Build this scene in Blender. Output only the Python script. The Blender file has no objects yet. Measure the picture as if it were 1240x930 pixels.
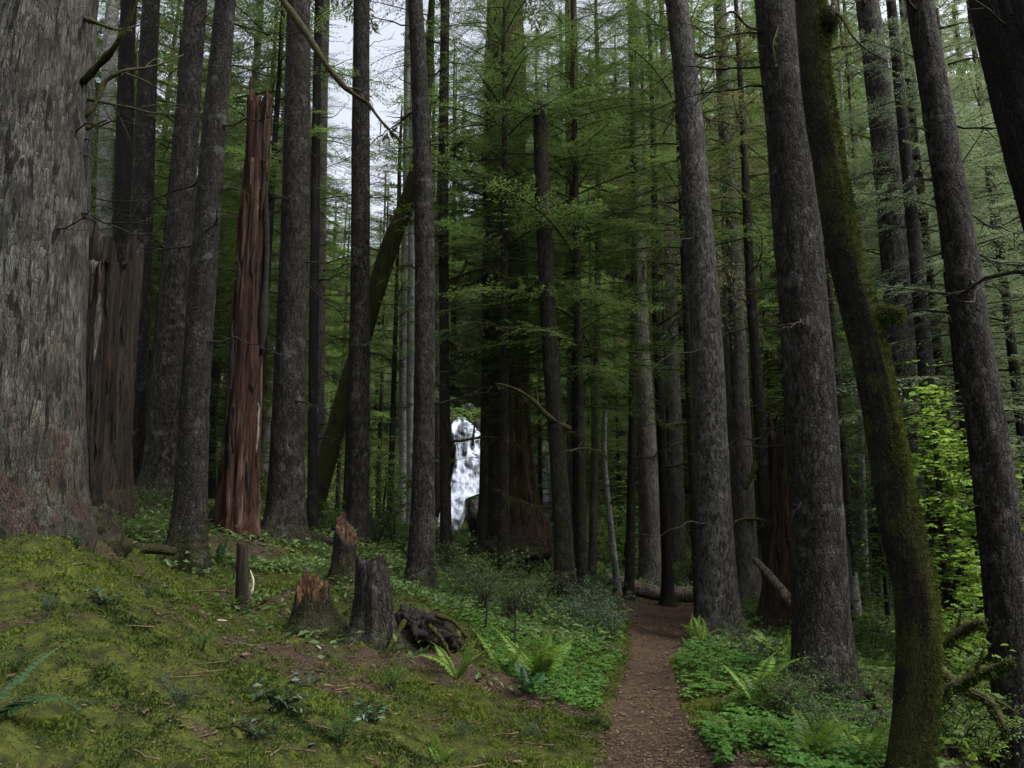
import bpy, math, random
import numpy as np
from mathutils import Vector, Matrix, Euler

R = math.radians
rng = np.random.default_rng(11)
random.seed(11)
C = bpy.context.scene.collection
SC = bpy.context.scene

# ------------------------------------------------------------------ camera
F_PX, CX, CY, HOR = 964.0, 620.0, 465.0, 655.0
PITCH = math.atan((HOR - CY) / F_PX)
CAM = np.array([0.0, 0.0, 1.6])
cd = bpy.data.cameras.new('camera'); cam = bpy.data.objects.new('camera', cd); C.objects.link(cam)
cam.location = CAM; cam.rotation_euler = (R(90) + PITCH, 0, 0)
cd.sensor_width = 36; cd.lens = F_PX / 1240 * 36; cd.clip_start = 0.05; cd.clip_end = 900
SC.camera = cam

# ------------------------------------------------------------------ light
SUN_EL, SUN_AZ = 54, 112          # degrees; azimuth measured from +Y (ahead) towards +X
w = bpy.data.worlds.new('World'); SC.world = w; w.use_nodes = True
nt = w.node_tree; bg = nt.nodes['Background']
sky = nt.nodes.new('ShaderNodeTexSky'); sky.sky_type = 'NISHITA'; sky.sun_disc = False
sky.sun_elevation = R(SUN_EL); sky.sun_rotation = R(SUN_AZ)
sky.air_density = 1.0; sky.dust_density = 6.0; sky.ozone_density = 1.0
hsv = nt.nodes.new('ShaderNodeHueSaturation'); hsv.inputs['Saturation'].default_value = .35
nt.links.new(sky.outputs[0], hsv.inputs['Color']); nt.links.new(hsv.outputs[0], bg.inputs[0]); bg.inputs[1].default_value = 0.15
sl = bpy.data.lights.new('sun', 'SUN'); sl.energy = 1.5; sl.angle = R(35); sl.color = (1.0, 0.97, 0.92)
so = bpy.data.objects.new('sun', sl); C.objects.link(so)
sd = Vector((math.sin(R(SUN_AZ)) * math.cos(R(SUN_EL)), math.cos(R(SUN_AZ)) * math.cos(R(SUN_EL)), math.sin(R(SUN_EL))))
so.rotation_euler = sd.to_track_quat('Z', 'Y').to_euler(); so.location = (0, 0, 60)

SC.render.engine = 'CYCLES'
cy = SC.cycles
cy.max_bounces = 7; cy.diffuse_bounces = 4; cy.glossy_bounces = 2; cy.transmission_bounces = 3
cy.transparent_max_bounces = 6; cy.use_denoising = True; cy.use_adaptive_sampling = True; cy.adaptive_threshold = 0.02
cy.caustics_reflective = False; cy.caustics_refractive = False
vs = SC.view_settings; vs.view_transform = 'Standard'; vs.look = 'None'; vs.gamma = 1; vs.exposure = 1.36
vs.use_curve_mapping = False

# ------------------------------------------------------------------ camera maths: photo pixel + distance ahead -> world point
_f = np.array([0, math.cos(PITCH), math.sin(PITCH)]); _u = np.array([0, -math.sin(PITCH), math.cos(PITCH)])
def P(px, py, d):
    v = _f + np.array([(px - CX) / F_PX, 0, 0]) + _u * ((CY - py) / F_PX)
    return CAM + v * (d / v[1])
def px_m(p):            # metres per photo pixel at a world point
    return float(np.dot(np.asarray(p) - CAM, _f)) / F_PX
def proj(p):
    q = np.asarray(p, float) - CAM; z = q @ _f
    return CX + F_PX * q[0] / z, CY - F_PX * (q @ _u) / z

# ------------------------------------------------------------------ noise
def _hash(i, j, k, s):
    n = (i * 374761393 + j * 668265263 + k * 2147483647 + s * 1274126177) & 0xffffffff
    n = ((n ^ (n >> 13)) * 1274126177) & 0xffffffff
    n = ((n ^ (n >> 16)) * 2246822519) & 0xffffffff
    return ((n ^ (n >> 15)) & 0xffff) / 65535.0
def vnoise(p, seed=0):
    p = np.asarray(p, float); f = np.floor(p); i = f.astype(np.int64); t = p - f; t = t * t * (3 - 2 * t)
    r = 0
    for dx in (0, 1):
        wx = t[..., 0] if dx else 1 - t[..., 0]
        for dy in (0, 1):
            wy = t[..., 1] if dy else 1 - t[..., 1]
            for dz in (0, 1):
                wz = t[..., 2] if dz else 1 - t[..., 2]
                r = r + wx * wy * wz * _hash(i[..., 0] + dx, i[..., 1] + dy, i[..., 2] + dz, seed)
    return r * 2 - 1
def fbm(p, seed=0, o=3):
    p = np.asarray(p, float); r = 0; a = 1.0
    for k in range(o): r = r + a * vnoise(p * 2 ** k, seed + k); a *= .5
    return r / 1.75

# ------------------------------------------------------------------ mesh helpers
def mesh(name, V, faces, mats, smooth=True, attr=None):
    """faces: list of (int array n x k, material index); attr: {name: float per vertex}"""
    me = bpy.data.meshes.new(name)
    V = np.asarray(V, np.float32); me.vertices.add(len(V)); me.vertices.foreach_set('co', V.ravel())
    li, ls, lt, mi = [], [], [], []; o = 0
    for f, m in faces:
        f = np.asarray(f, np.int32)
        if not len(f): continue
        n, k = f.shape
        li.append(f.ravel()); ls.append(o + np.arange(n, dtype=np.int32) * k); lt.append(np.full(n, k, np.int32)); mi.append(np.full(n, m, np.int32))
        o += n * k
    li = np.concatenate(li); ls = np.concatenate(ls); lt = np.concatenate(lt); mi = np.concatenate(mi)
    me.loops.add(len(li)); me.loops.foreach_set('vertex_index', li)
    me.polygons.add(len(ls)); me.polygons.foreach_set('loop_start', ls); me.polygons.foreach_set('loop_total', lt)
    me.polygons.foreach_set('material_index', mi)
    me.polygons.foreach_set('use_smooth', np.full(len(ls), smooth))
    for m in (mats if isinstance(mats, (list, tuple)) else [mats]): me.materials.append(m)
    if attr:
        for k, v in attr.items():
            a = me.attributes.new(k, 'FLOAT', 'POINT'); a.data.foreach_set('value', np.asarray(v, np.float32))
    me.update(); me.validate()
    return me
def link(name, me, parent=None, loc=None):
    o = bpy.data.objects.new(name, me); C.objects.link(o)
    if parent: o.parent = parent
    if loc is not None: o.location = loc
    return o
def tag(o, label=None, cat=None, group=None, kind=None):
    if label: o['label'] = label
    if cat: o['category'] = cat
    if group: o['group'] = group
    if kind: o['kind'] = kind
    return o
def thing(name, label, cat, loc, group=None):
    o = bpy.data.objects.new(name, None); C.objects.link(o); o.location = loc; o.empty_display_size = .2
    return tag(o, label, cat, group)
def catmull(pts, n):
    pts = np.asarray(pts, float)
    if len(pts) == 2: return pts[0] + (pts[1] - pts[0]) * np.linspace(0, 1, n)[:, None]
    d = np.r_[0, np.cumsum(np.linalg.norm(np.diff(pts[:, :3], axis=0), axis=1))]; u = np.linspace(0, d[-1], n)
    sl_ = np.diff(pts, axis=0) / np.diff(d)[:, None]; hh = np.diff(d)[:, None]
    m = np.vstack([sl_[:1], (sl_[:-1] * hh[1:] + sl_[1:] * hh[:-1]) / (hh[1:] + hh[:-1]), sl_[-1:]])     # tangents for uneven spacing
    i = np.clip(np.searchsorted(d, u, 'right') - 1, 0, len(pts) - 2); h = hh[i]; t = ((u - d[i]) / (d[i + 1] - d[i]))[:, None]
    return (2 * t ** 3 - 3 * t ** 2 + 1) * pts[i] + (t ** 3 - 2 * t ** 2 + t) * h * m[i] + (3 * t ** 2 - 2 * t ** 3) * pts[i + 1] + (t ** 3 - t ** 2) * h * m[i + 1]
def frames(p):
    t = np.gradient(p, axis=0); t /= np.linalg.norm(t, axis=1)[:, None] + 1e-9
    n = np.zeros_like(t); a = np.array([1., 0, 0]) if abs(t[0, 0]) < .8 else np.array([0, 0, 1.])
    v = a - t[0] * (a @ t[0]); v /= np.linalg.norm(v)
    for k in range(len(p)):
        v = v - t[k] * (v @ t[k]); v /= np.linalg.norm(v) + 1e-9; n[k] = v
    return t, n, np.cross(t, n)
def grid_quads(nr, ns, wrap=True, off=0):
    i = np.arange(nr - 1)[:, None] * ns; j = np.arange(ns if wrap else ns - 1)[None]
    j2 = (j + 1) % ns
    return (np.stack([i + j, i + j2, i + ns + j2, i + ns + j], -1).reshape(-1, 4) + off)
def tube(p, r, ns=6, rad=None):
    """swept tube; rad: optional (nr, ns) multiplier; closed at the far end"""
    p = np.asarray(p, float); t, n, b = frames(p)
    th = np.arange(ns) / ns * 2 * math.pi
    rr = np.asarray(r, float)[:, None] * (1 if rad is None else rad) * np.ones((1, ns))
    V = p[:, None] + rr[..., None] * (np.cos(th)[None, :, None] * n[:, None] + np.sin(th)[None, :, None] * b[:, None])
    V = np.vstack([V.reshape(-1, 3), p[-1:], p[:1]]); N = len(p) * ns
    q = grid_quads(len(p), ns); j = np.arange(ns); j2 = (j + 1) % ns
    T = np.vstack([np.stack([N - ns + j, N - ns + j2, np.full(ns, N)], -1), np.stack([j2, j, np.full(ns, N + 1)], -1)])
    return V, q, T
class Geo:
    def __init__(s): s.V = []; s.F = []; s.n = 0
    def add(s, V, *fm):
        for f, m in fm: s.F.append((np.asarray(f) + s.n, m))
        s.V.append(V); s.n += len(V)
    def tube(s, p, r, ns=5, m=0):
        V, q, t = tube(p, r, ns); s.add(V, (q, m), (t, m))
    def arr(s): return np.vstack(s.V), s.merge()
    def merge(s):
        d = {}
        for f, m in s.F: d.setdefault((f.shape[1], m), []).append(f)
        return [(np.vstack(v), k[1]) for k, v in d.items()]
    def mesh(s, name, mats, smooth=True):
        V, F = s.arr(); return mesh(name, V, F, mats, smooth)
def leaves(base, d, nrm, length, width, fold=0.0):
    """diamond leaves as quads: base (n,3), direction d, side plane normal nrm"""
    d = d / (np.linalg.norm(d, axis=1)[:, None] + 1e-9); s = np.cross(d, nrm); s /= np.linalg.norm(s, axis=1)[:, None] + 1e-9
    L = np.broadcast_to(np.asarray(length, float), (len(base),))[:, None]; W = np.broadcast_to(np.asarray(width, float), (len(base),))[:, None]
    up = np.cross(s, d)
    V = np.stack([base, base + d * L * .5 + s * W * .5 + up * L * fold, base + d * L, base + d * L * .5 - s * W * .5 + up * L * fold], 1).reshape(-1, 3)
    return V, np.arange(len(base) * 4).reshape(-1, 4)
def unit(n, r=rng):
    v = r.normal(size=(n, 3)); return v / np.linalg.norm(v, axis=1)[:, None]

# ------------------------------------------------------------------ materials
class NT:
    def __init__(s, name):
        s.m = bpy.data.materials.new(name); s.m.use_nodes = True; s.t = s.m.node_tree; s.b = s.t.nodes['Principled BSDF']; s.o = s.t.nodes['Material Output']
        s.b.inputs['Roughness'].default_value = .85; s.b.inputs['Specular IOR Level'].default_value = .12
    def n(s, typ, **k):
        x = s.t.nodes.new(typ)
        for a, v in k.items(): setattr(x, a, v)
        return x
    def l(s, a, b): s.t.links.new(a, b)
    def coord(s, scale=(1, 1, 1), obj=True):
        tc = s.n('ShaderNodeTexCoord'); mp = s.n('ShaderNodeMapping'); mp.inputs['Scale'].default_value = scale
        s.l(tc.outputs['Object'], mp.inputs['Vector'])
        if obj:
            oi = s.n('ShaderNodeObjectInfo'); mu = s.n('ShaderNodeMath', operation='MULTIPLY'); mu.inputs[1].default_value = 37.
            s.l(oi.outputs['Random'], mu.inputs[0]); s.l(mu.outputs[0], mp.inputs['Location'])
        return mp.outputs[0]
    def noise(s, vec, scale, detail=3, rough=.55, dist=0):
        x = s.n('ShaderNodeTexNoise'); x.inputs['Scale'].default_value = scale; x.inputs['Detail'].default_value = detail
        x.inputs['Roughness'].default_value = rough; x.inputs['Distortion'].default_value = dist; s.l(vec, x.inputs['Vector']); return x.outputs['Fac']
    def voro(s, vec, scale, feature='F1'):
        x = s.n('ShaderNodeTexVoronoi', feature=feature); x.inputs['Scale'].default_value = scale; s.l(vec, x.inputs['Vector']); return x.outputs['Distance']
    def ramp(s, fac, a, b, c0=0., c1=1.):
        x = s.n('ShaderNodeMapRange', interpolation_type='SMOOTHSTEP'); s.l(fac, x.inputs[0])
        for k, v in zip((1, 2, 3, 4), (a, b, c0, c1)): x.inputs[k].default_value = v
        return x.outputs[0]
    def mix(s, fac, a, b, mode='MIX'):
        x = s.n('ShaderNodeMix', data_type='RGBA', blend_type=mode)
        if isinstance(fac, (int, float)): x.inputs[0].default_value = fac
        else: s.l(fac, x.inputs[0])
        for k, v in ((6, a), (7, b)):
            if isinstance(v, tuple): x.inputs[k].default_value = (*v, 1)
            else: s.l(v, x.inputs[k])
        return x.outputs[2]
    def math(s, op, a, b):
        x = s.n('ShaderNodeMath', operation=op)
        for k, v in ((0, a), (1, b)):
            if isinstance(v, (int, float)): x.inputs[k].default_value = v
            else: s.l(v, x.inputs[k])
        return x.outputs[0]
    def bump(s, h, strength, dist=.02):
        x = s.n('ShaderNodeBump'); x.inputs['Strength'].default_value = strength; x.inputs['Distance'].default_value = dist
        s.l(h, x.inputs['Height']); s.l(x.outputs[0], s.b.inputs['Normal'])
    def col(s, c): s.l(c, s.b.inputs['Base Color']); return s.m
    def attr(s, name):
        x = s.n('ShaderNodeAttribute', attribute_name=name); return x.outputs['Fac']

MOSS_D, MOSS_L = (.016, .021, .005), (.058, .062, .012)
def bark(name, dark, light, plate=14, stretch=.28, lichen=.0, lichen_c=(.22, .23, .22), moss=.0, red=0.0, bstr=.9, streak=0.0, sidemoss=0.0, crack=.8, foot=.8):
    s = NT(name); v = s.coord((1, 1, stretch)); v1 = s.coord((1, 1, 1))
    dn = s.n('ShaderNodeTexNoise'); dn.inputs['Scale'].default_value = 9; dn.inputs['Detail'].default_value = 3; s.l(v, dn.inputs['Vector'])
    va = s.n('ShaderNodeVectorMath', operation='MULTIPLY_ADD'); va.inputs[1].default_value = (.10, .10, .10); s.l(dn.outputs['Color'], va.inputs[0]); s.l(v, va.inputs[2]); vd = va.outputs[0]
    e = s.voro(vd, plate * 1.3, 'DISTANCE_TO_EDGE'); vc = s.n('ShaderNodeTexVoronoi'); vc.inputs['Scale'].default_value = plate * 1.3; s.l(vd, vc.inputs['Vector']); cell = s.n('ShaderNodeSeparateXYZ'); s.l(vc.outputs['Color'], cell.inputs[0])
    big = s.noise(v1, 2.3, 4); fine = s.noise(v, 60, 3, .7); mid = s.noise(v, 18, 4, .65)
    c = s.mix(s.ramp(s.math('ADD', s.math('MULTIPLY', mid, .75), s.math('MULTIPLY', cell.outputs[0], .25)), .3, .72), dark, light)
    c = s.mix(s.math('MULTIPLY', s.ramp(e, 0., .07, crack, 0.), s.ramp(s.noise(v1, 12, 3), .35, .6)), c, tuple(x * .35 for x in dark))
    if red:
        tc = s.n('ShaderNodeTexCoord'); sx = s.n('ShaderNodeSeparateXYZ'); s.l(tc.outputs['Object'], sx.inputs[0])
        low = s.ramp(s.math('ADD', sx.outputs[2], s.math('MULTIPLY', s.noise(v1, 3, 3), 1.6)), 1.0, 2.9, 1, 0)
        c = s.mix(s.math('MULTIPLY', s.math('MULTIPLY', low, red), s.ramp(s.noise(v, 9, 3), .35, .6)), c, (.040, .019, .013))
    if lichen:
        c = s.mix(s.math('MULTIPLY', s.ramp(s.noise(v1, 30, 4, .7), .56, .68), lichen), c, lichen_c)
        c = s.mix(s.math('MULTIPLY', s.ramp(s.math('ADD', s.noise(v1, 5, 3), s.math('MULTIPLY', fine, .3)), .72, .85), lichen * .8), c, lichen_c)
    if streak:
        sv = s.coord((1, 1, .16))
        c = s.mix(s.math('MULTIPLY', s.ramp(s.noise(sv, 20, 2, .5), .585, .625), streak), c, (.006, .005, .0045))
        c = s.mix(s.math('MULTIPLY', s.ramp(s.noise(sv, 60, 3, .7), .56, .64), streak * .8), c, (.012, .011, .009))
        c = s.mix(s.math('MULTIPLY', s.ramp(s.noise(v1, 3, 4, .7), .45, .62), .6), c, tuple(x * 1.0 for x in dark))
    if moss:
        mm = s.ramp(s.math('ADD', big, s.math('MULTIPLY', fine, .35)), .95 - moss * .62, 1.08 - moss * .62)
        c = s.mix(mm, c, s.mix(s.noise(v1, 40, 3), MOSS_D, MOSS_L))
    if sidemoss:
        g = s.n('ShaderNodeNewGeometry'); sx = s.n('ShaderNodeSeparateXYZ'); s.l(g.outputs['Normal'], sx.inputs[0])
        k = s.math('ADD', sx.outputs[0], s.math('MULTIPLY', s.noise(v1, 7, 3), .9))
        c = s.mix(s.math('MULTIPLY', s.ramp(k, .30, .95), sidemoss), c, s.mix(s.noise(v1, 60, 3), (.035, .04, .008), (.09, .094, .016)))
    if foot:
        tc = s.n('ShaderNodeTexCoord'); sx = s.n('ShaderNodeSeparateXYZ'); s.l(tc.outputs['Object'], sx.inputs[0])
        fm = s.ramp(s.math('ADD', sx.outputs[2], s.math('MULTIPLY', s.noise(v1, 4, 4), 1.5)), .55, 1.35, foot, 0)
        c = s.mix(s.math('MULTIPLY', fm, s.ramp(s.noise(v1, 16, 3), .35, .6)), c, s.mix(s.noise(v1, 45, 3), MOSS_D, (.05, .055, .011)))
    c = s.mix(s.ramp(big, .2, .8, .0, .6), c, tuple(x * .4 for x in dark))
    h = s.math('ADD', s.math('MULTIPLY', s.math('ADD', s.ramp(e, 0, .12), cell.outputs[1]), .4 * crack), s.math('ADD', s.math('MULTIPLY', mid, .9), s.math('MULTIPLY', fine, .35)))
    s.bump(h, bstr, .03); return s.col(c)
def wood(name, a, b, pale, pale_amt=.3, dark=(.012, .009, .007), freq=26, moss=0.0):
    s = NT(name); v = s.coord((1, 1, .045)); v1 = s.coord((1, 1, 1)); v2 = s.coord((1, 1, .2))
    n1 = s.noise(v, freq, 4, .6); n2 = s.noise(v, freq * .45, 3, .6); n3 = s.noise(v2, 5, 3)
    c = s.mix(s.ramp(n1, .35, .65), a, b)
    c = s.mix(s.math('MULTIPLY', s.ramp(s.math('ADD', s.math('MULTIPLY', n2, .6), s.math('MULTIPLY', n3, .4)), .52, .62), pale_amt), c, pale)
    c = s.mix(s.ramp(s.noise(v, freq * .7, 3, .6), .56, .66), c, dark)
    c = s.mix(s.ramp(s.noise(v2, 3, 3), .5, .66, 0, .7), c, tuple(x * 1.6 for x in dark))
    if moss: c = s.mix(s.ramp(s.noise(v1, 4, 4), .62 - moss * .3, .74 - moss * .3), c, s.mix(s.noise(v1, 40, 3), MOSS_D, MOSS_L))
    n4 = s.noise(v, freq * 3.2, 4, .7); v3 = s.coord((1, 1, .05)); crk = s.ramp(s.noise(v3, freq * 1.3, 2, .5, .3), .60, .66)
    c = s.mix(s.ramp(n4, .42, .62, .0, .55), c, tuple(x * 1.5 for x in dark)); c = s.mix(s.math('MULTIPLY', crk, .8), c, dark)
    c = s.mix(s.ramp(s.noise(v1, 7, 4, .7), .5, .72, 0, .5), c, tuple(x * .4 for x in b))
    s.bump(s.math('ADD', s.math('SUBTRACT', n1, crk), s.math('MULTIPLY', n4, .7)), 1.2, .04); return s.col(c)
def leafmat(name, a, b, trans=.35, rough=.55, scale=1.5, wrld=True, spec=.2, tint=(.0, .0, .0)):
    s = NT(name); v = s.coord((1, 1, 1)); n = s.noise(v, scale, 3, .6); n2 = s.noise(v, scale * 14, 2)
    c = s.mix(s.ramp(s.math('ADD', s.math('MULTIPLY', n, .65), s.math('MULTIPLY', n2, .35)), .32, .68), a, b)
    oi = s.n('ShaderNodeObjectInfo'); hs = s.n('ShaderNodeHueSaturation'); s.l(c, hs.inputs['Color'])
    s.l(s.ramp(oi.outputs['Random'], 0, 1, .75, 1.25), hs.inputs['Value']); c = hs.outputs[0]
    s.b.inputs['Roughness'].default_value = rough; s.b.inputs['Specular IOR Level'].default_value = spec
    s.l(c, s.b.inputs['Base Color'])
    tr = s.n('ShaderNodeBsdfTranslucent'); hs2 = s.n('ShaderNodeHueSaturation'); hs2.inputs['Value'].default_value = 1.3; hs2.inputs['Hue'].default_value = .493
    s.l(c, hs2.inputs['Color']); s.l(hs2.outputs[0], tr.inputs['Color'])
    mx = s.n('ShaderNodeMixShader'); mx.inputs[0].default_value = trans
    s.l(s.b.outputs[0], mx.inputs[1]); s.l(tr.outputs[0], mx.inputs[2]); s.l(mx.outputs[0], s.o.inputs[0]); return s.m
def flatmat(name, a, b, scale=20, rough=.9, bump=.4, spec=.2):
    s = NT(name); v = s.coord(); n = s.noise(v, scale, 4, .65); s.b.inputs['Roughness'].default_value = rough; s.b.inputs['Specular IOR Level'].default_value = spec
    s.bump(n, bump, .02); return s.col(s.mix(s.ramp(n, .3, .7), a, b))

M = {
 'giant': bark('grey_lichen_bark', (.025, .024, .020), (.105, .105, .092), plate=34, stretch=.2, lichen=.6, lichen_c=(.115, .12, .10), red=.85, streak=.95, bstr=1.3, crack=.4, foot=.3),
 'spruce': bark('flaky_spruce_bark', (.0065, .0052, .004), (.046, .041, .0355), plate=24, stretch=.36, lichen=.55, lichen_c=(.13, .13, .125), moss=.2, bstr=1.3),
 'spruce_pale': bark('pale_flaky_bark', (.012, .0105, .009), (.095, .09, .083), plate=24, stretch=.42, lichen=.5, lichen_c=(.16, .16, .155), moss=.1, bstr=1.1),
 'dark': bark('dark_bark', (.0055, .0048, .004), (.021, .018, .016), plate=26, stretch=.3, lichen=.18, lichen_c=(.10, .10, .095), moss=.16),
 'patchy': bark('lichen_patched_bark', (.0075, .0065, .0055), (.028, .025, .022), plate=22, stretch=.4, lichen=.45, lichen_c=(.15, .16, .15), moss=.12),
 'mossy': bark('mossy_bark', (.009, .0075, .0055), (.03, .026, .019), plate=20, stretch=.4, moss=.36, lichen=.15),
 'mossy_green': bark('thick_moss_bark', (.010, .009, .006), (.03, .027, .018), plate=20, stretch=.4, moss=.72, lichen=.0),
 'maple': bark('maple_moss_bark', (.006, .005, .0038), (.016, .0135, .009), plate=30, stretch=.5, moss=.5, sidemoss=.9),
 'pale': bark('pale_alder_bark', (.12, .12, .11), (.3, .3, .285), plate=12, stretch=1.2, lichen=.5, lichen_c=(.42, .42, .41), moss=.12, bstr=.4),
 'greybrown': bark('grey_brown_bark', (.045, .040, .034), (.15, .138, .123), plate=30, stretch=.25, lichen=.3),
 'red': wood('red_rotting_wood', (.020, .0095, .0065), (.070, .034, .021), (.18, .135, .105), .55, dark=(.02, .011, .008)),
 'weathered': wood('weathered_grey_wood', (.014, .011, .0085), (.042, .035, .028), (.065, .04, .024), .4, dark=(.016, .012, .01), freq=20),
 'cedar': wood('dark_cedar_wood', (.03, .017, .011), (.075, .044, .03), (.14, .065, .038), .35, dark=(.008, .006, .005), freq=20, moss=.25),
 'fresh': wood('fresh_orange_wood', (.07, .036, .018), (.17, .095, .048), (.26, .185, .12), .4, freq=40),
 'log': wood('brown_log_bark', (.11, .085, .065), (.26, .21, .17), (.36, .31, .26), .35, freq=22, moss=.1),
 'twig': flatmat('dead_twig_bark', (.010, .0082, .0065), (.032, .027, .022), 30),
 'mosstwig': flatmat('mossy_twig_bark', (.014, .0135, .006), (.045, .043, .014), 30),
 'needle': leafmat('hemlock_needles', (.050, .096, .027), (.105, .168, .042), .52),
 'needle_grey': leafmat('sage_green_needles', (.078, .112, .06), (.13, .17, .09), .45),
 'needle_old': leafmat('olive_brown_needles', (.066, .072, .028), (.115, .118, .044), .42),
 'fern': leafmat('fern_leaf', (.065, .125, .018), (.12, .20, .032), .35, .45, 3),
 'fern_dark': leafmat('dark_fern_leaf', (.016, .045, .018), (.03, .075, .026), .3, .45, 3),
 'fern_blue': leafmat('dull_blue_fern_leaf', (.022, .042, .028), (.042, .068, .046), .3, .45, 3),
 'herb': leafmat('herb_leaf', (.030, .085, .016), (.062, .135, .024), .35, .5, 2),
 'lush': leafmat('lush_leaf', (.075, .135, .032), (.125, .205, .05), .45, .5, 3),
 'shrub': leafmat('shrub_leaf', (.028, .052, .018), (.062, .095, .03), .35, .5, 3),
 'under': leafmat('undergrowth_leaf', (.038, .072, .022), (.085, .13, .04), .4, .5, .5),
 'shrub_blue': leafmat('dull_shrub_leaf', (.035, .06, .036), (.07, .11, .06), .3, .45, 3),
 'maple_leaf': leafmat('vine_maple_leaf', (.095, .19, .024), (.21, .33, .05), .5, .5, 3),
 'salal': leafmat('leathery_leaf', (.010, .028, .013), (.028, .058, .028), .2, .35, 3, spec=.4),
 'moss': leafmat('moss_fronds', (.006, .0145, .0028), (.072, .098, .010), .3, .8, .9),
 'hangmoss': leafmat('hanging_moss', (.028, .030, .009), (.07, .07, .02), .3, .8, 5),
 'litter': flatmat('needle_litter', (.02, .012, .007), (.12, .082, .05), 9),
 'cone': flatmat('red_brown_bark_chunk', (.05, .016, .008), (.15, .05, .024), 50),
 'stick': flatmat('bleached_stick', (.25, .20, .15), (.42, .37, .30), 30),
 'stick_grey': flatmat('bleached_grey_wood', (.09, .075, .06), (.17, .15, .125), 30),
 'char': flatmat('black_rotten_wood', (.004, .0035, .003), (.016, .012, .009), 14, bump=.8),
}
def rock_material():
    s = NT('wet_black_rock'); v = s.coord(); n = s.noise(v, 1.4, 6, .65); s.b.inputs['Roughness'].default_value = .45
    c = s.mix(s.ramp(n, .35, .7), (.006, .006, .006), (.028, .028, .026))
    g = s.n('ShaderNodeNewGeometry'); sx = s.n('ShaderNodeSeparateXYZ'); s.l(g.outputs['Normal'], sx.inputs[0])
    c = s.mix(s.ramp(s.math('ADD', sx.outputs[2], s.math('MULTIPLY', s.noise(v, 3, 3), .6)), .7, 1.05), c, (.016, .024, .006))
    s.bump(n, .9, .2); return s.col(c)
M['rock'] = rock_material()
def water_material():
    s = NT('white_falling_water'); s.b.inputs['Roughness'].default_value = .35; s.b.inputs['Specular IOR Level'].default_value = .4
    tc = s.n('ShaderNodeTexCoord'); mp = s.n('ShaderNodeMapping'); mp.inputs['Scale'].default_value = (5.5, 5.5, .28); s.l(tc.outputs['Object'], mp.inputs[0])
    n = s.noise(mp.outputs[0], 2.0, 6, .72, .5); n2 = s.noise(mp.outputs[0], 9, 3)
    foam = s.attr('foam')
    k = s.math('ADD', s.math('MULTIPLY', n, .8), s.math('ADD', s.math('MULTIPLY', n2, .25), s.math('MULTIPLY', foam, .8)))
    c = s.mix(s.ramp(k, .64, 1.02), (.016, .022, .036), (.50, .56, .70)); s.bump(k, .6, .1)
    s.b.inputs['Subsurface Weight'].default_value = 0
    return s.col(c)
M['water'] = water_material()

# ------------------------------------------------------------------ terrain
ground_pts = [  # photo pixel on the ground and its distance ahead
 (797, 930, 5.6), (788, 880, 6.9), (784, 840, 8.2), (785, 800, 10.6), (800, 770, 13.4), (805, 745, 17.2), (795, 727, 21.5),
 (740, 930, 5.55), (690, 840, 8), (600, 930, 4.9), (600, 860, 6.6), (400, 930, 4.2), (200, 930, 3.7), (0, 930, 3.3), (-150, 930, 3.0),
 (0, 800, 4.6), (-150, 760, 4.8), (0, 705, 5.4), (-60, 660, 6.3), (20, 652, 6.3), (70, 650, 6.5), (95, 648, 7.0), (200, 800, 5.3), (200, 725, 8), (400, 830, 6), (540, 792, 8), (20, 640, 7.6), (-150, 650, 7),
 (105, 645, 8), (120, 622, 10.5), (228, 690, 10), (195, 608, 15), (290, 648, 12.5), (345, 655, 13), (433, 662, 16), (509, 718, 13),
 (377, 768, 8), (418, 706, 9.6), (452, 780, 7.8), (295, 738, 8.8), (505, 790, 7.9), (600, 770, 10.5), (685, 742, 15), (640, 690, 19), (600, 672, 20),
 (740, 760, 13), (871, 772, 13.2), (900, 850, 7.6), (930, 790, 10.2), (1000, 838, 8.6), (1105, 965, 5.8), (930, 930, 5.5), (1010, 930, 5.7),
 (1232, 950, 8), (1150, 850, 11), (1040, 725, 20), (1150, 745, 20), (1240, 715, 30), (940, 728, 19), (1240, 860, 14),
 (790, 712, 27), (690, 682, 25), (880, 712, 27), (490, 645, 27), (390, 640, 22), (560, 664, 30), (560, 658, 41), (250, 604, 30), (0, 610, 28), (700, 676, 40), (850, 690, 40), (1000, 690, 40),
 (250, 560, 45), (0, 560, 45), (700, 600, 55), (850, 612, 55), (1000, 640, 55), (1200, 650, 55), (420, 610, 45),
 (100, 470, 70), (300, 480, 70), (450, 520, 70), (560, 490, 62), (700, 425, 75), (900, 400, 75), (1100, 400, 75), (1300, 430, 75),
 (100, 400, 120), (450, 480, 120), (700, 220, 120), (1000, 190, 120), (1300, 190, 120), (620, 260, 260), (0, 370, 260), (1240, 190, 260)]
gp = np.array([P(*g) for g in ground_pts])
gp = np.vstack([gp, [(0, 1.2, 0), (-1.2, .6, .35), (1.2, .6, -.05), (0, -3, 0), (-3, -3, .9), (3, -3, -.2), (0, -60, 4), (-60, 0, 14), (60, 0, 4), (-6, 0, 1.9), (6, 0, -.6), (-40, -40, 10), (40, -40, 4)]])
def _uv(x, y): return np.stack([np.arctan2(x, y) * 2.4, np.log(np.hypot(x, y) + .4) * 1.5], -1)
_gu = _uv(gp[:, 0], gp[:, 1])
def _phi(d2): return np.sqrt(d2 + .01)
_A = _phi(((_gu[:, None] - _gu[None]) ** 2).sum(-1)); _n = len(gp)
_A = _A - np.eye(_n) * .012
_K = np.zeros((_n + 1, _n + 1)); _K[:_n, :_n] = _A; _K[:_n, _n] = 1; _K[_n, :_n] = 1
_W = np.linalg.solve(_K, np.r_[gp[:, 2], 0])
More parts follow.
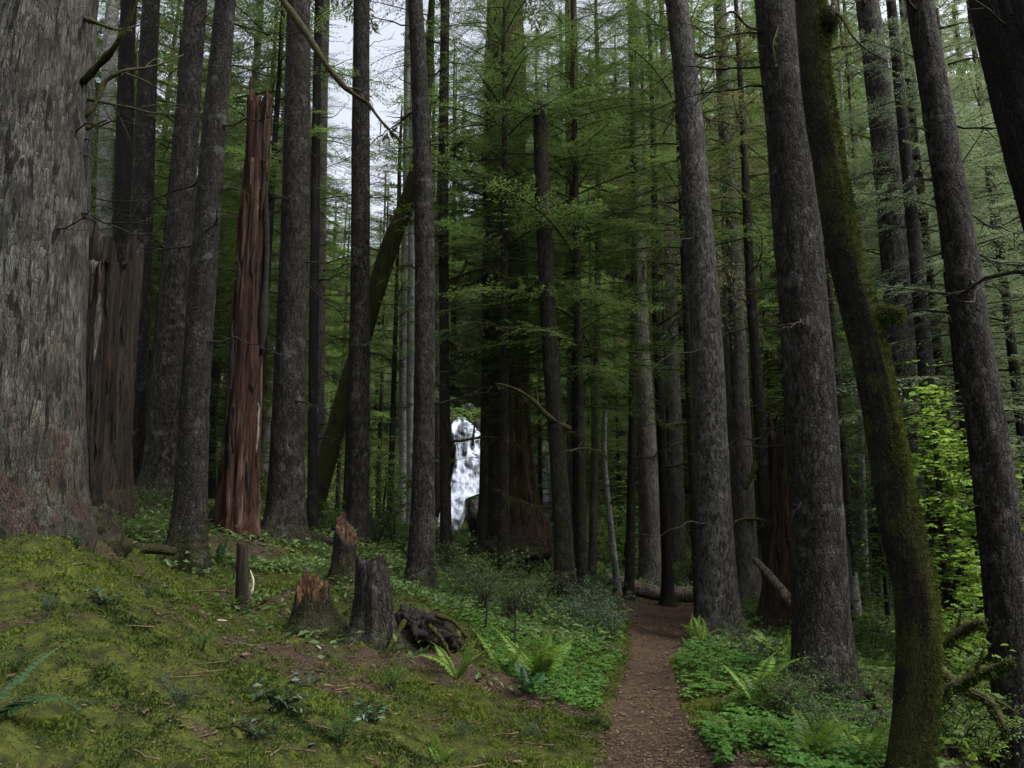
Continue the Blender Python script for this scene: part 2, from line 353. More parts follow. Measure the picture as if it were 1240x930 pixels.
PATH = np.array([[P(x, y, d)[0], d, w] for x, y, d, w in
    [(800, 930, 3.2, .36), (797, 930, 5.6, .345), (788, 880, 6.9, .33), (782, 840, 8.2, .28), (788, 795, 10.8, .25), (806, 768, 13.6, .54), (806, 748, 17, .78), (800, 730, 20.6, 1.15), (800, 726, 21.3, 1.2)]])
PATH = np.vstack([[.55, 0, .5], PATH])
def path_d(x, y):       # signed distance to the path's edge in metres (negative on it)
    x = np.asarray(x, float); best = np.full(x.shape, 1e9)
    for a, b in zip(PATH[:-1], PATH[1:]):
        e = b[:2] - a[:2]; t = np.clip(((x - a[0]) * e[0] + (y - a[1]) * e[1]) / (e @ e), 0, 1)
        best = np.minimum(best, np.hypot(x - a[0] - t * e[0], y - a[1] - t * e[1]) - (a[2] + t * (b[2] - a[2])))
    return best
def H0(x, y):
    x = np.asarray(x, float); y = np.asarray(y, float); sh = x.shape; x = x.ravel(); y = y.ravel(); out = np.empty(len(x))
    for i in range(0, len(x), 20000):
        u = _uv(x[i:i + 20000], y[i:i + 20000])
        out[i:i + 20000] = _phi(((u[:, None] - _gu[None]) ** 2).sum(-1)) @ _W[:_n] + _W[_n]
    return out.reshape(sh)
def H(x, y, fine=True):
    h = H0(x, y); x = np.asarray(x, float); y = np.asarray(y, float); pd = path_d(x, y); r = np.hypot(x, y)
    k = np.clip((pd + .05) / .7, 0, 1); p = np.stack([x, y, np.zeros_like(x)], -1)
    h = h + k * (.09 * fbm(p * .9, 3) + .085 * fbm(p * 2.7, 5)) + (1 - k) * .012 * fbm(p * 5, 9) - .05 * (1 - np.clip((pd + .15) / .3, 0, 1))
    if fine: h = h + k * (.05 * fbm(p * 7, 7, 3) + .012 * vnoise(p * 28, 8)) + k * np.clip(r / 20 - 1, 0, 3) * .35 * fbm(p * .35, 12)
    return h
def Hs(x, y): return float(H(np.array([x]), np.array([y]))[0])

th = np.unique(np.concatenate([np.linspace(-.75, .75, 300), np.linspace(.75, math.pi, 30), np.linspace(-math.pi, -.75, 30)]))
rr = np.concatenate([[.3, .8, 1.3, 1.8], np.exp(np.linspace(math.log(2.2), math.log(24), 420)), np.exp(np.linspace(math.log(24.6), math.log(420), 90))])
T_, R_ = np.meshgrid(th, rr); X = np.sin(T_) * R_; Y = np.cos(T_) * R_
Z = H(X, Y); Pn = np.stack([X, Y, Z * 0], -1)
pd = path_d(X, Y)
_hole = fbm(Pn * 1.9, 91) + .6 * fbm(Pn * 6, 92)
mossf = np.clip(-1.2 * np.clip(_hole - .66 + .25 * np.clip((-X - 1.5) / 3, 0, 1) * np.clip((np.hypot(X, Y) - 4) / 3, 0, 1), 0, 1) + .5 + .9 * fbm(Pn * .8, 21) + .5 * fbm(Pn * 4, 23) + .3 * np.clip(np.hypot(X, Y) / 16 - 1, 0, 1), 0, 1)
def ground_material():
    s = NT('forest_floor'); v = s.coord(obj=False); n = s.noise(v, 9, 5, .65); n2 = s.noise(v, 60, 3, .7)
    lit = s.mix(s.ramp(n2, .3, .7), (.014, .010, .007), (.05, .035, .022)); mo = s.mix(s.ramp(n, .3, .7), (.009, .012, .003), (.044, .052, .008))
    c = s.mix(s.ramp(s.math('ADD', s.attr('moss'), s.math('MULTIPLY', n, .5)), .45, .85), lit, mo)
    s.bump(s.math('ADD', n, s.math('MULTIPLY', n2, .6)), .9, .03); return s.col(c)
def path_material():
    s = NT('trodden_path'); v = s.coord(obj=False); n = s.noise(v, 5, 4, .6); n2 = s.noise(v, 55, 4, .75); vo = s.voro(v, 70)
    c = s.mix(s.ramp(n2, .32, .68), (.015, .0095, .006), (.066, .044, .027)); c = s.mix(s.ramp(n, .4, .75, 0, .55), c, (.028, .018, .012))
    c = s.mix(s.ramp(vo, .10, .16, .8, 0), c, (.10, .075, .057)); s.bump(s.math('ADD', n2, vo), .8, .015); return s.col(c)
g = link('ground', mesh('ground', np.stack([X, Y, Z], -1).reshape(-1, 3), [(grid_quads(len(rr), len(th), False)[:, ::-1], 0)], ground_material(), attr={'moss': mossf.ravel()}))
tag(g, 'mossy forest floor sloping beside the trail', kind='structure')
# path sheet, a few millimetres above the ground
yy = np.exp(np.linspace(math.log(1.0), math.log(21.2), 420)); cx = np.interp(yy, PATH[:, 1], PATH[:, 0]); hw = np.interp(yy, PATH[:, 1], PATH[:, 2])
ss = np.linspace(-1, 1, 41); edge = np.array([fbm(np.stack([yy * 2.2, yy * 0 + k, yy * 0], -1), 31) for k in (0, 9)])
PX = cx[:, None] + ss[None] * (hw[:, None] * (1 + .16 * np.where(ss[None] < 0, edge[0][:, None], edge[1][:, None])) + .04); PY = yy[:, None] + ss[None] * 0
PZ = H(PX, PY) + .008 - .03 * np.clip((np.abs(ss)[None] - .93) / .07, 0, 1)
pth = link('path', mesh('path', np.stack([PX, PY, PZ], -1).reshape(-1, 3), [(grid_quads(len(yy), len(ss), False), 0)], path_material()))
tag(pth, 'narrow brown trodden earth trail leading to the fallen logs', kind='structure')
#@@STRUCTURE_END@@

# ------------------------------------------------------------------ foliage builders (plain vertex arrays, shared as mesh data)
def bough_arr(L, seed, step=.075, lstep=.045, leaf=.075, lw=.21, sec=.34, droop=.30, spread=(45, 65)):
    """one flat hemlock-like bough along +X: wood tubes (material 1) and needle sprays (material 0)"""
    r = np.random.default_rng(seed); G = Geo(); n = 9; t = np.linspace(0, 1, n)
    ax = np.stack([L * t * (1 - .08 * t), L * .05 * np.sin(t * 3 + r.uniform(0, 6)) * t, L * (.10 * t - droop * t ** 2)], -1)
    G.tube(ax, np.linspace(.008 + .004 * L, .002, n), 4, 1)
    B, D, N, LL = [], [], [], []
    for sgn in (-1, 1):
        for u in np.arange(.10 + r.uniform(0, .03), 1., step / L):
            u = min(1, u + r.normal(0, .2 * step / L)); ln = L * sec * (1 - u) ** .75 * (.35 + .65 * min(1, u / .25)) * r.uniform(.55, 1.2)
            if r.random() < .10: continue
            p0 = np.array([np.interp(u, t, ax[:, k]) for k in range(3)]); a = R(r.uniform(*spread)) * sgn
            ln = max(ln, .10); m = max(3, int(ln / lstep)); s = np.linspace(0, 1, m)
            dx, dy = math.cos(a), math.sin(a); roll = r.normal(0, .18)
            q = p0 + np.stack([ln * s * dx + .10 * ln * s * s, ln * s * dy * (1 - .12 * s), -ln * (.22 + .1 * r.random()) * s ** 1.6 + roll * ln * s], -1)
            if ln > .4: G.tube(q[::max(1, m // 4)], np.linspace(.003, .0015, len(q[::max(1, m // 4)])), 3, 1)
            tn = np.gradient(q, axis=0); tn /= np.linalg.norm(tn, axis=1)[:, None]
            for sg in (-1, 1):
                side = np.cross(tn, [0, 0, 1.]) * sg
                dd = tn * .75 + side * .7 + r.normal(0, .16, tn.shape)
                B.append(q); D.append(dd); N.append(np.tile([0, 0, 1.], (m, 1)) + r.normal(0, .3, (m, 3))); LL.append(leaf * r.uniform(.6, 1.25, m) * (1.1 - .5 * s))
            B.append(q[-1:]); D.append(tn[-1:]); N.append(np.array([[0, 0, 1.]])); LL.append(np.array([leaf]))
    B = np.vstack(B); LL = np.concatenate(LL); V, F = leaves(B, np.vstack(D), np.vstack(N), LL, LL * lw)
    G.add(V, (F, 0)); return G.arr()
BOUGH_F = [bough_arr(2.4, s) for s in range(5)]                                                     # fine
BOUGH_M = [bough_arr(2.6, 10 + s, .12, .075, .135, .24) for s in range(5)]                            # medium
BOUGH_C = [bough_arr(2.8, 20 + s, .15, .09, .21, .32) for s in range(5)]                             # coarse
BOUGH_D = [bough_arr(2.2, 30 + s, .12, .07, .055, .2, .42, .22) for s in range(4)]                     # nearly bare
def xform(V, s, yaw, pitch, roll, loc):
    m = (Matrix.Rotation(yaw, 3, 'Z') @ Matrix.Rotation(-pitch, 3, 'Y') @ Matrix.Rotation(roll, 3, 'X')); m = np.array(m) * s
    return V @ m.T + np.asarray(loc)
def crown_mesh(name, length, radius, nb, seed, src, mats, top=True, prof=.8, low_sparse=0., pitch=(-15, 12)):
    r = np.random.default_rng(seed); G = Geo(); yaw = r.uniform(0, 6)
    if top: G.tube(np.array([[0, 0, length * .55], [.05, 0, length * .8], [0, 0, length]]), [.09, .05, .008], 5, 1)
    for k in range(nb):
        u = (k + r.random()) / nb; yaw += 2.399 + r.normal(0, .35)
        if r.random() < low_sparse * (1 - u): continue
        rad = radius * ((1 - u) ** prof if top else 1) * r.uniform(.6, 1.15) * (.75 + .25 * min(1, u * 5)) + .25
        V, F = src[r.integers(len(src))]; L = V[:, 0].max()
        G.add(xform(V, rad / L, yaw, R(r.uniform(*pitch)) + u * .35, r.normal(0, .15), (0, 0, u * length * .97)), *F)
    return G.mesh(name, mats, False)
FOL = [M['needle'], M['mosstwig']]; FOLG = [M['needle_grey'], M['mosstwig']]; FOLO = [M['needle_old'], M['mosstwig']]
CR_HIGH = [crown_mesh('crown', 11, 3.0, 30, 100 + k, BOUGH_M, FOL, low_sparse=.2) for k in range(3)]    # tops of tall trees
CR_YOUNG = [crown_mesh('crown', 11, 3.3, 80, 110 + k, BOUGH_F, FOL, low_sparse=.15, prof=.6) for k in range(4)]
CR_SAGE = [crown_mesh('crown', 11, 3.0, 95, 120 + k, BOUGH_F, FOLG, low_sparse=.15, prof=.6) for k in range(2)]
CR_BACK = [crown_mesh('crown', 19, 3.8, 100, 130 + k, BOUGH_C, [FOL, FOLG, FOL, FOLO][k], low_sparse=.25, prof=.7) for k in range(4)]
CR_OLIVE = [crown_mesh('crown', 5, 2.2, 26, 140 + k, BOUGH_D + BOUGH_M[:2], FOLO, top=False, pitch=(-25, 8)) for k in range(3)]
BOUGH_ME = [mesh('bough', V, F, FOL, False) for V, F in BOUGH_F]
BOUGH_ME_G = [mesh('bough', V, F, FOLG, False) for V, F in BOUGH_F[:3]]
BOUGH_ME_O = [mesh('bough', V, F, FOLO, False) for V, F in BOUGH_D + BOUGH_F[:1]]

def branch_arr(seed, L=1.0, mossy=False):
    """dead branch of length about 1 along +X with side twigs"""
    r = np.random.default_rng(seed); G = Geo(); n = 8; t = np.linspace(0, 1, n)
    kink = np.cumsum(r.normal(0, .035, (n, 2)), 0); bend = r.uniform(-.3, .25)
    ax = np.stack([L * t, kink[:, 0] + .08 * np.sin(3 * t), kink[:, 1] + bend * t ** 2 + .06 * t], -1)
    rb = .022 if mossy else .013
    G.tube(ax, rb * (1 - .82 * t), 5, 0)
    for k in range(r.integers(4, 9)):
        u = r.uniform(.25, .97); p0 = np.array([np.interp(u, t, ax[:, c]) for c in range(3)]); s = np.linspace(0, 1, 4); ln = r.uniform(.12, .45) * (1.15 - u * .6)
        a = r.choice([-1, 1]) * R(r.uniform(25, 70)); el = r.uniform(-.5, .35)
        d = np.array([math.cos(a), math.sin(a), el]); q = p0 + s[:, None] * ln * d + (s ** 2)[:, None] * np.array([.04, 0, r.uniform(-.12, .1)])
        G.tube(q, rb * .45 * (1 - .7 * s), 4, 0)
    if mossy:
        m = 150; u = r.random(m) ** .8; p0 = np.stack([np.interp(u, t, ax[:, c]) for c in range(3)], -1); p0[:, 2] -= .01
        d = np.stack([r.normal(0, .25, m), r.normal(0, .25, m), -np.ones(m)], -1)
        V, F = leaves(p0, d, unit(m, r), r.uniform(.03, .13, m) * (1 + .7 * np.sin(u * 17)), .012); G.add(V, (F, 1))
    return G
DEAD = [branch_arr(200 + k).mesh('dead_branch', [M['twig']]) for k in range(8)]
MOSSB = [branch_arr(220 + k, mossy=True).mesh('mossy_branch', [M['mosstwig'], M['hangmoss']]) for k in range(6)]

# ------------------------------------------------------------------ trunks
def trunk_line(pts, d, height=None, sink=.7, lean_keep=.35):
    """photo pixels (base first) at distance d -> world centre line from below the ground to the tree's top"""
    w3 = [P(x, y, d) for x, y in pts]; b = w3[0].copy(); dirn = (w3[1] - w3[0]) / np.linalg.norm(w3[1] - w3[0])
    zg = Hs(b[0], b[1]); b = b + dirn * ((zg - b[2]) / max(.3, dirn[2])); base = b.copy(); w3[0] = b
    lo = b - dirn * sink / max(.5, dirn[2]); pts3 = [lo] + w3
    if height:
        t = w3[-1]; up = (w3[-1] - w3[-2]) / np.linalg.norm(w3[-1] - w3[-2]); up = up * lean_keep + np.array([0, 0, 1]) * (1 - lean_keep); up /= np.linalg.norm(up)
        top = base[2] + height
        top += 6
        if top > t[2] + 1: pts3 += [t + up * (top - t[2]) * .5, t + up * (top - t[2])]
    return np.array(pts3), base
def make_trunk(base, line, widths_px, wpts, mat, name='trunk', ns=28, flare=.35, rough=.06, ridge=0., taper=.25, seed=0, dz=.09, fl_h=.3):
    rk = np.array([P(*w)[2] for w in wpts]); rw = np.array([.5 * w * px_m(P(*q)) for w, q in zip(widths_px, wpts)])
    o = np.argsort(rk); rk, rw = rk[o], rw[o]
    ztop = line[-1, 2]
    if ztop > rk[-1] + 1.5: rk = np.r_[rk, ztop]; rw = np.r_[rw, rw[-1] * taper]
    ln = np.linalg.norm(np.diff(line, axis=0), axis=1).sum(); n = int(min(260, max(12, ln / dz)))
    c = catmull(line, n); r = np.interp(c[:, 2], rk, rw); thv = np.arange(ns) / ns * 2 * math.pi
    cr = np.stack(np.broadcast_arrays(np.cos(thv)[None] * 1.6, np.sin(thv)[None] * 1.6, c[:, 2][:, None]), -1)
    mul = 1 + rough * fbm(cr * [1, 1, .9], seed) + rough * .6 * fbm(cr * [2.5, 2.5, 5], seed + 4)
    if ridge: mul += ridge * vnoise(cr * [3.5, 3.5, .35], seed + 8) + ridge * .6 * vnoise(cr * [8, 8, .8], seed + 9)
    hg = np.clip(c[:, 2] - base[2], 0, None)[:, None]
    mul += flare * np.exp(-hg / fl_h) * (1 + .9 * vnoise(np.stack([np.cos(thv) * 1.5, np.sin(thv) * 1.5, thv * 0], -1), seed + 20)[None])
    V, q, t = tube(c - base, r, ns, mul)
    return mesh(name, V, [(q, 0), (t, 0)], [mat]), (c, r)
def at_z(cr, z):
    c, r = cr; return np.array([np.interp(z, c[:, 2], c[:, k]) for k in range(3)]), float(np.interp(z, c[:, 2], r))
def add_branches(root, cr, z0, z1, n, src, lmin, lmax, seed, name='dead_branch', az=None, pitch=(-25, 15), keep=.7):
    r = np.random.default_rng(seed); bl = np.array(root.location)
    for k in range(n):
        z = z0 + (z1 - z0) * (k + r.random()) / n; p, rad = at_z(cr, z)
        yaw = r.uniform(0, 2 * math.pi) if az is None else az[k % len(az)] + r.normal(0, .4)
        if abs(math.cos(yaw)) < .35: yaw += 1.1
        s = r.uniform(lmin, lmax); o = link(name, src[r.integers(len(src))], root, Vector(p + np.array([math.cos(yaw), math.sin(yaw), 0]) * rad * keep - bl))
        o.rotation_euler = (r.normal(0, .2), -R(r.uniform(*pitch)), yaw); o.scale = (s, s, s)
def add_boughs(root, cr, z0, z1, n, src, lmin, lmax, seed, az=None, pitch=(-30, 5), name='bough'):
    add_branches(root, cr, z0, z1, n, src, lmin / 2.4, lmax / 2.4, seed, name, az, pitch)
def px_branch(root, pts, w0, w1, mat, name='branch', ns=6, n=18, side=(), mossn=0, seed=0):
    """a branch drawn through (px, py, distance) points, parented to its tree"""
    r = np.random.default_rng(seed); p = catmull([P(*q) for q in pts], n); k = px_m(p[0]); G = Geo(); bl = np.array(root.location)
    rad = np.linspace(w0, w1, n) * .5 * k * (1 + .18 * r.normal(size=n)); G.tube(p - bl, rad, ns, 0)
    for u, L, a, el in side:
        i = int(u * (n - 1)); t = p[min(i + 1, n - 1)] - p[i - 1]; t /= np.linalg.norm(t); sd_ = np.cross(t, [0, -1., 0]); s = np.linspace(0, 1, 6)[:, None]
        d = t * math.cos(R(a)) + sd_ * math.sin(R(a)) + np.array([0, el, 0]); G.tube(p[i] - bl + d * L * s + np.array([0, 0, -.25 * L]) * s ** 2, np.linspace(rad[i] * .6, rad[i] * .15, 6), 4, 0)
    if mossn:
        u = r.random(mossn) * (n - 1); i = u.astype(int); q = p[i] + (p[np.minimum(i + 1, n - 1)] - p[i]) * (u - i)[:, None] - bl; q[:, 2] -= rad[i] * .6
        d = np.stack([r.normal(0, .3, mossn), r.normal(0, .3, mossn), -np.ones(mossn)], -1)
        lump = np.clip(1 + 1.2 * np.sin(u * 1.3 + seed) + .8 * np.sin(u * 3.1), .15, 3)
        V, F = leaves(q, d, unit(mossn, r), r.uniform(1.2, 4.5, mossn) * k * lump, 1.3 * k); G.add(V, (F, 1))
    return link(name, G.mesh(name, [mat, M['hangmoss']]), root)

TREES = {}
def tree(key, label, pts, widths, d, mat, height=None, crown=None, zoff=1.0, flare=.5, name='conifer_tree', cat='tree', ns=28, rough=.085, ridge=0., group=None, cscale=1.0, seed=None, fl_h=.3, dz=.09, dead=6):
    sd_ = seed if seed is not None else len(TREES) * 7 + 3
    line, base = trunk_line(pts, d, height); root = thing(name, label, cat, base, group)
    me, cr = make_trunk(base, line, widths, [(x, y, d) for x, y in pts], mat, ns=ns, flare=flare, rough=rough, ridge=ridge, seed=sd_, fl_h=fl_h, dz=dz)
    link('trunk', me, root)
    if crown is not None:
        zb = P(CX, 0, d)[2] + zoff + (6 if crown.name.startswith('crown') and crown in CR_HIGH else 0); p, _ = at_z(cr, min(zb, line[-1, 2])); c = link('crown', crown, root, Vector(p - base))
        c.rotation_euler = (0, 0, (sd_ * 1.7) % 6.28); hh = (line[-1, 2] - zb) / 11; c.scale = (cscale, cscale, max(.3, hh))
    if dead: add_branches(root, cr, base[2] + 1.6, min(line[-1, 2] - 1, P(CX, 0, d)[2]), dead, DEAD, .4, 1.4, sd_ + 50)
    TREES[key] = (root, cr); return root, cr
def jagged(key, name, label, cat, pts, widths, d, mat, inner, jag=.3, ns=36, seed=0, flare=.3, rough=.07, ridge=.09, depth=.35, spike=1.0, group=None, fl_h=.25, cut=0.0, cut_dir=-1.57):
    """a broken trunk or stump: bark shell, splintered rim, hollow pale inside"""
    line, base = trunk_line(pts, d, None, .45); root = thing(name, label, cat, base, group); r = np.random.default_rng(seed)
    rk = np.array([P(x, y, d)[2] for x, y in pts]); rw = np.array([.5 * w * px_m(P(x, y, d)) for w, (x, y) in zip(widths, pts)])
    L = line[-1, 2] - line[0, 2]; n = int(min(200, max(24, L / .05))); c = catmull(line, n); rad = np.interp(c[:, 2], rk, rw); thv = np.arange(ns) / ns * 2 * math.pi
    ring = np.stack([np.cos(thv) * 1.2, np.sin(thv) * 1.2, thv * 0], -1)
    drop = np.clip(.5 + .6 * fbm(ring * 1.1, seed) + spike * (.30 * vnoise(ring * 3.1, seed + 2) + .22 * vnoise(ring * 7.3, seed + 3)) + .06 * r.random(ns) * spike, 0, 1.4) * jag + cut * (.5 + .5 * np.cos(thv - cut_dir))
    s = np.linspace(0, 1, n)[:, None] * (1 - (drop / L)[None]); idx = s * (n - 1); i0 = np.clip(idx.astype(int), 0, n - 2); f = (idx - i0)
    ctr = c[i0] * (1 - f[..., None]) + c[i0 + 1] * f[..., None]; rr_ = rad[i0] * (1 - f) + rad[i0 + 1] * f
    cr3 = np.stack(np.broadcast_arrays(ring[None, :, 0], ring[None, :, 1], ctr[..., 2]), -1)
    mul = 1 + rough * fbm(cr3 * [1, 1, .8], seed) + ridge * vnoise(cr3 * [4, 4, .4], seed + 8) + ridge * .7 * vnoise(cr3 * [9, 9, .9], seed + 9) - ridge * 1.3 * np.clip(.16 - np.abs(vnoise(cr3 * [2.6, 2.6, .22], seed + 11)), 0, .16) / .16 - ridge * .5 * np.clip(.12 - np.abs(vnoise(cr3 * [6, 6, .5], seed + 12)), 0, .12) / .12 + .3 * rough * fbm(cr3 * [3, 3, 6], seed + 4)
    hg = np.clip(ctr[..., 2] - base[2], 0, None); mul += flare * np.exp(-hg / fl_h) * (1 + .9 * vnoise(ring * 1.3, seed + 20)[None])
    dirs = np.stack([np.cos(thv), np.sin(thv), thv * 0], -1)
    V = ctr + (rr_ * mul)[..., None] * dirs[None]
    rim = V[-1]; cent = ctr[-1]; inn = []
    for k, (a, b) in enumerate(((.86, .0), (.74, .35), (.60, .75), (.3, 1.0), (.03, 1.05))):
        q = cent + (rim - cent) * a; q[:, 2] -= b * depth * (.7 + .5 * r.random(ns)); inn.append(q)
    W = np.concatenate([V, np.array(inn)], 0).reshape(-1, 3) - base
    q = grid_quads(n, ns); qi = grid_quads(6, ns, True, (n - 1) * ns)
    me = mesh('trunk', W, [(q, 0), (qi, 1)], [mat, inner]); link('trunk', me, root)
    TREES[key] = (root, (c, rad)); return root, (c, rad)
def fuzz(root, me, n, length, mat, seed, sel=None, name='moss'):
    """short moss fronds rooted on the faces of a trunk mesh"""
    r = np.random.default_rng(seed); nv = len(me.vertices); co = np.empty(nv * 3, np.float32); no = np.empty(nv * 3, np.float32)
    me.vertices.foreach_get('co', co); me.vertices.foreach_get('normal', no); co = co.reshape(-1, 3); no = no.reshape(-1, 3)
    wgt = np.ones(nv) if sel is None else np.clip(sel(co, no), 0, 1); wgt = wgt / wgt.sum(); i = r.choice(nv, n, p=wgt)
    b = co[i] + r.normal(0, .02, (n, 3)) * (1 - np.abs(no[i])); d = no[i] * 1.0 + r.normal(0, .5, (n, 3)) + np.array([0, 0, -.5])
    V, F = leaves(b, d, unit(n, r), r.uniform(.4, 1.3, n) * length, length * .3); return link(name, mesh(name, V, [(F, 0)], [mat], False), root)

def add_strips(root, cr, z0, z1, n, mats, seed, lmin=.4, lmax=1.6, wmin=.015, wmax=.05, name='wood_splinter', az=(-2.9, -.2)):
    r = np.random.default_rng(seed); bl = np.array(root.location)
    for k in range(n):
        z = r.uniform(z0, z1); L = r.uniform(lmin, lmax); a = r.uniform(*az); u_ = np.linspace(0, 1, 9); q = []
        for t_ in u_:
            p, rad = at_z(cr, min(z + L * t_, z1)); q.append(p + np.array([math.cos(a), math.sin(a), 0]) * (rad * 1.0 + .012 + .05 * r.random() * (t_ > .8)) + np.array([.012 * math.sin(t_ * 6 + k), 0, 0]))
        w_ = r.uniform(wmin, wmax); G = Geo(); G.tube(np.array(q) - bl, w_ * np.array([.15, .6, .9, 1, .95, .9, .7, .45, .08]) * (1 + .25 * r.normal(size=9)), 5); link(name, G.mesh(name, [mats[r.integers(len(mats))]]), root)
# ---- the near trees, from the giant on one side to the dark trunk on the other
t, c = tree('giant', 'giant grey lichen-covered trunk with black bark flecks, by far the thickest tree', [(2, 655), (22, 300), (42, 0)], [172, 152, 138], 7.0, M['giant'], 22, CR_HIGH[0], ns=96, flare=.22, rough=.05, ridge=.022, dz=.04, seed=1, fl_h=.35)
px_branch(t, [(100, 100, 6.9), (118, 80, 6.8), (140, 55, 6.6), (158, 20, 6.5), (166, -10, 6.4)], 9, 6, M['mosstwig'], 'mossy_branch')
px_branch(t, [(98, 143, 7), (112, 132, 7), (130, 96, 7), (150, 86, 7), (178, 82, 7.1), (205, 74, 7.2), (222, 66, 7.3)], 8, 1.5, M['mosstwig'], 'mossy_branch', mossn=60, side=((.5, .5, 40, 0), (.7, .4, -50, .2), (.8, .3, 35, 0)), seed=2)
px_branch(t, [(95, 118, 7), (125, 124, 7), (160, 131, 7), (190, 137, 7.1), (215, 130, 7.2)], 5, 1.2, M['mosstwig'], 'mossy_branch', mossn=50, side=((.4, .4, 40, 0), (.6, .5, -45, .2)), seed=3)
px_branch(t, [(95, 160, 7), (112, 152, 7), (130, 145, 7)], 7, 3, M['mosstwig'], 'mossy_branch')
px_branch(t, [(96, 20, 7), (118, 28, 6.8), (142, 36, 6.8), (170, 30, 6.9)], 7, 2, M['mosstwig'], 'mossy_branch', mossn=30)
for k, y in enumerate((172, 192, 262)): px_branch(t, [(94 - k * 2, y, 7), (104, y - 4, 7), (116 - k * 2, y + 3, 7)], 5, 1.5, M['twig'], 'dead_branch')
jagged('snag_grey', 'broken_snag', 'broad broken grey snag with a moss-rimmed hollow top close behind the giant trunk', 'dead tree', [(119, 622), (126, 480), (133, 360), (141, 268)], [66, 64, 60, 56], 10.5, M['weathered'], M['weathered'], 1.0, 80, 12, .22, .12, .13, .9)
t, c = TREES['snag_grey']; zb_ = t.location.z; add_strips(t, c, zb_ + .1, zb_ + 3.3, 22, [M['weathered'], M['weathered'], M['char'], M['cedar'], M['greybrown']], 16, wmin=.02, wmax=.06)
tree('thin_pale_a', 'thin pale whitish trunk just past the grey snag', [(118, 610), (124, 330), (134, 40), (137, 0)], [20, 18, 15, 14], 20, M['pale'], 22, CR_BACK[1], name='alder_tree', cscale=.8)
tree('dark_a', 'slim dark trunk rising straight up from behind the hollow-topped grey snag', [(140, 610), (148, 300), (156, 0)], [26, 22, 17], 16, M['dark'], 22, CR_HIGH[1])
tree('dark_b', 'medium dark trunk with one mossy side standing beside the hollow grey snag', [(159, 606), (170, 300), (183, 0)], [30, 27, 20], 15, M['patchy'], 23, CR_HIGH[2])
tree('dark_c', 'stout dark trunk sharing its foot with the lichen-spotted tree before it', [(194, 604), (216, 300), (238, 0)], [44, 32, 24], 14.5, M['spruce'], 24, CR_HIGH[0])
t, c = tree('lichen', 'dark trunk with white lichen patches and a mossy foot, next to the red snag', [(226, 692), (240, 420), (256, 200), (273, 0)], [40, 33, 29, 24], 10, M['patchy'], 22, CR_HIGH[1], ns=40, dz=.06)
add_branches(t, c, 5, 9.5, 7, DEAD, .5, 1.4, 5)
px_branch(t, [(279, -90, 10), (318, -40, 9.4), (346, 5, 9), (372, 42, 8.9), (398, 82, 8.8), (420, 108, 8.8), (446, 125, 8.8)], 9, 6, M['mosstwig'], 'mossy_branch', n=26, mossn=420, seed=6)
px_branch(t, [(446, 125, 8.8), (458, 142, 8.8), (474, 160, 8.8), (492, 178, 8.8), (500, 196, 8.8)], 4.5, 1.2, M['mosstwig'], 'mossy_branch', side=((.3, .35, 40, 0), (.5, .3, -40, 0)), mossn=30, seed=7)
px_branch(t, [(416, 106, 8.8), (432, 108, 8.8), (450, 124, 8.8), (452, 128, 8.8)], 3, 1, M['mosstwig'], 'mossy_branch')
t, c = jagged('snag_red', 'broken_snag', 'tall splintered red-brown rotting snag, bare of bark', 'dead tree', [(287, 650), (294, 500), (303, 330), (312, 180), (315, 92)], [50, 42, 31, 27, 25], 12.5, M['red'], M['red'], .8, 72, 9, .22, .10, .17, .5, 1.2)
zb_ = t.location.z; add_strips(t, c, zb_ + .1, zb_ + 6.2, 26, [M['red'], M['red'], M['cedar'], M['char'], M['weathered'], M['stick_grey']], 15)
G = Geo(); q = catmull([P(x, y, 12.45) for x, y in [(322, 150), (321, 230), (323, 300), (319, 380), (316, 430)]], 24) - np.array(t.location); G.tube(q, np.interp(np.linspace(0, 1, 24), [0, .3, .7, .85, 1], [.015, .05, .05, .10, .03]), 6, 0); link('loose_bark', G.mesh('loose_bark', [M['char']]), t)
t, c = tree('straight_a', 'thick straight dark trunk with finely flaked bark beside the red snag', [(344, 660), (353, 400), (359, 200), (362, 0)], [46, 36, 32, 27], 13, M['spruce'], 25, CR_HIGH[2], ns=40, dz=.07)
add_branches(t, c, 5, 10.5, 6, DEAD, .6, 1.5, 11)
t, c = tree('pole_a', 'thin black pole-like trunk close beside the thick flaked one', [(378, 640), (381, 300), (386, 0)], [12, 11, 9], 16, M['dark'], 20, CR_BACK[0], cscale=.6)
add_branches(t, c, 4, 13, 12, DEAD, .5, 1.3, 12)
tree('pale_b', 'pale grey trunk half hidden behind the thin black pole', [(385, 630), (388, 300), (394, 0)], [14, 13, 11], 22, M['greybrown'], 24, CR_BACK[2], cscale=.8)
t, c = tree('straight_b', 'straight smooth dark trunk crossing before the leaning mossy one', [(433, 662), (436, 350), (438, 0)], [28, 24, 19], 16, M['spruce'], 26, CR_HIGH[0])
add_branches(t, c, 6, 13, 4, DEAD, .5, 1.2, 14)
t, c = tree('leaner', 'mossy leaning trunk slanting up behind two upright dark trunks', [(382, 610), (412, 500), (440, 405), (470, 305), (500, 225), (514, 150), (520, 60)], [22, 22, 21, 21, 19, 14, 9], 19, M['mossy_green'], 17, CR_OLIVE[0], name='leaning_tree', rough=.12, zoff=-2)
add_branches(t, c, 4, 9, 6, MOSSB, .8, 1.8, 16, 'mossy_branch')
tree('twin_pale', 'pair-forming pale grey trunk, the thinner one nearer the leaning tree', [(489, 640), (490, 400), (492, 300), (494, 60)], [13, 12, 11, 9], 27, M['pale'], 24, CR_BACK[1], name='alder_tree', cscale=.7)
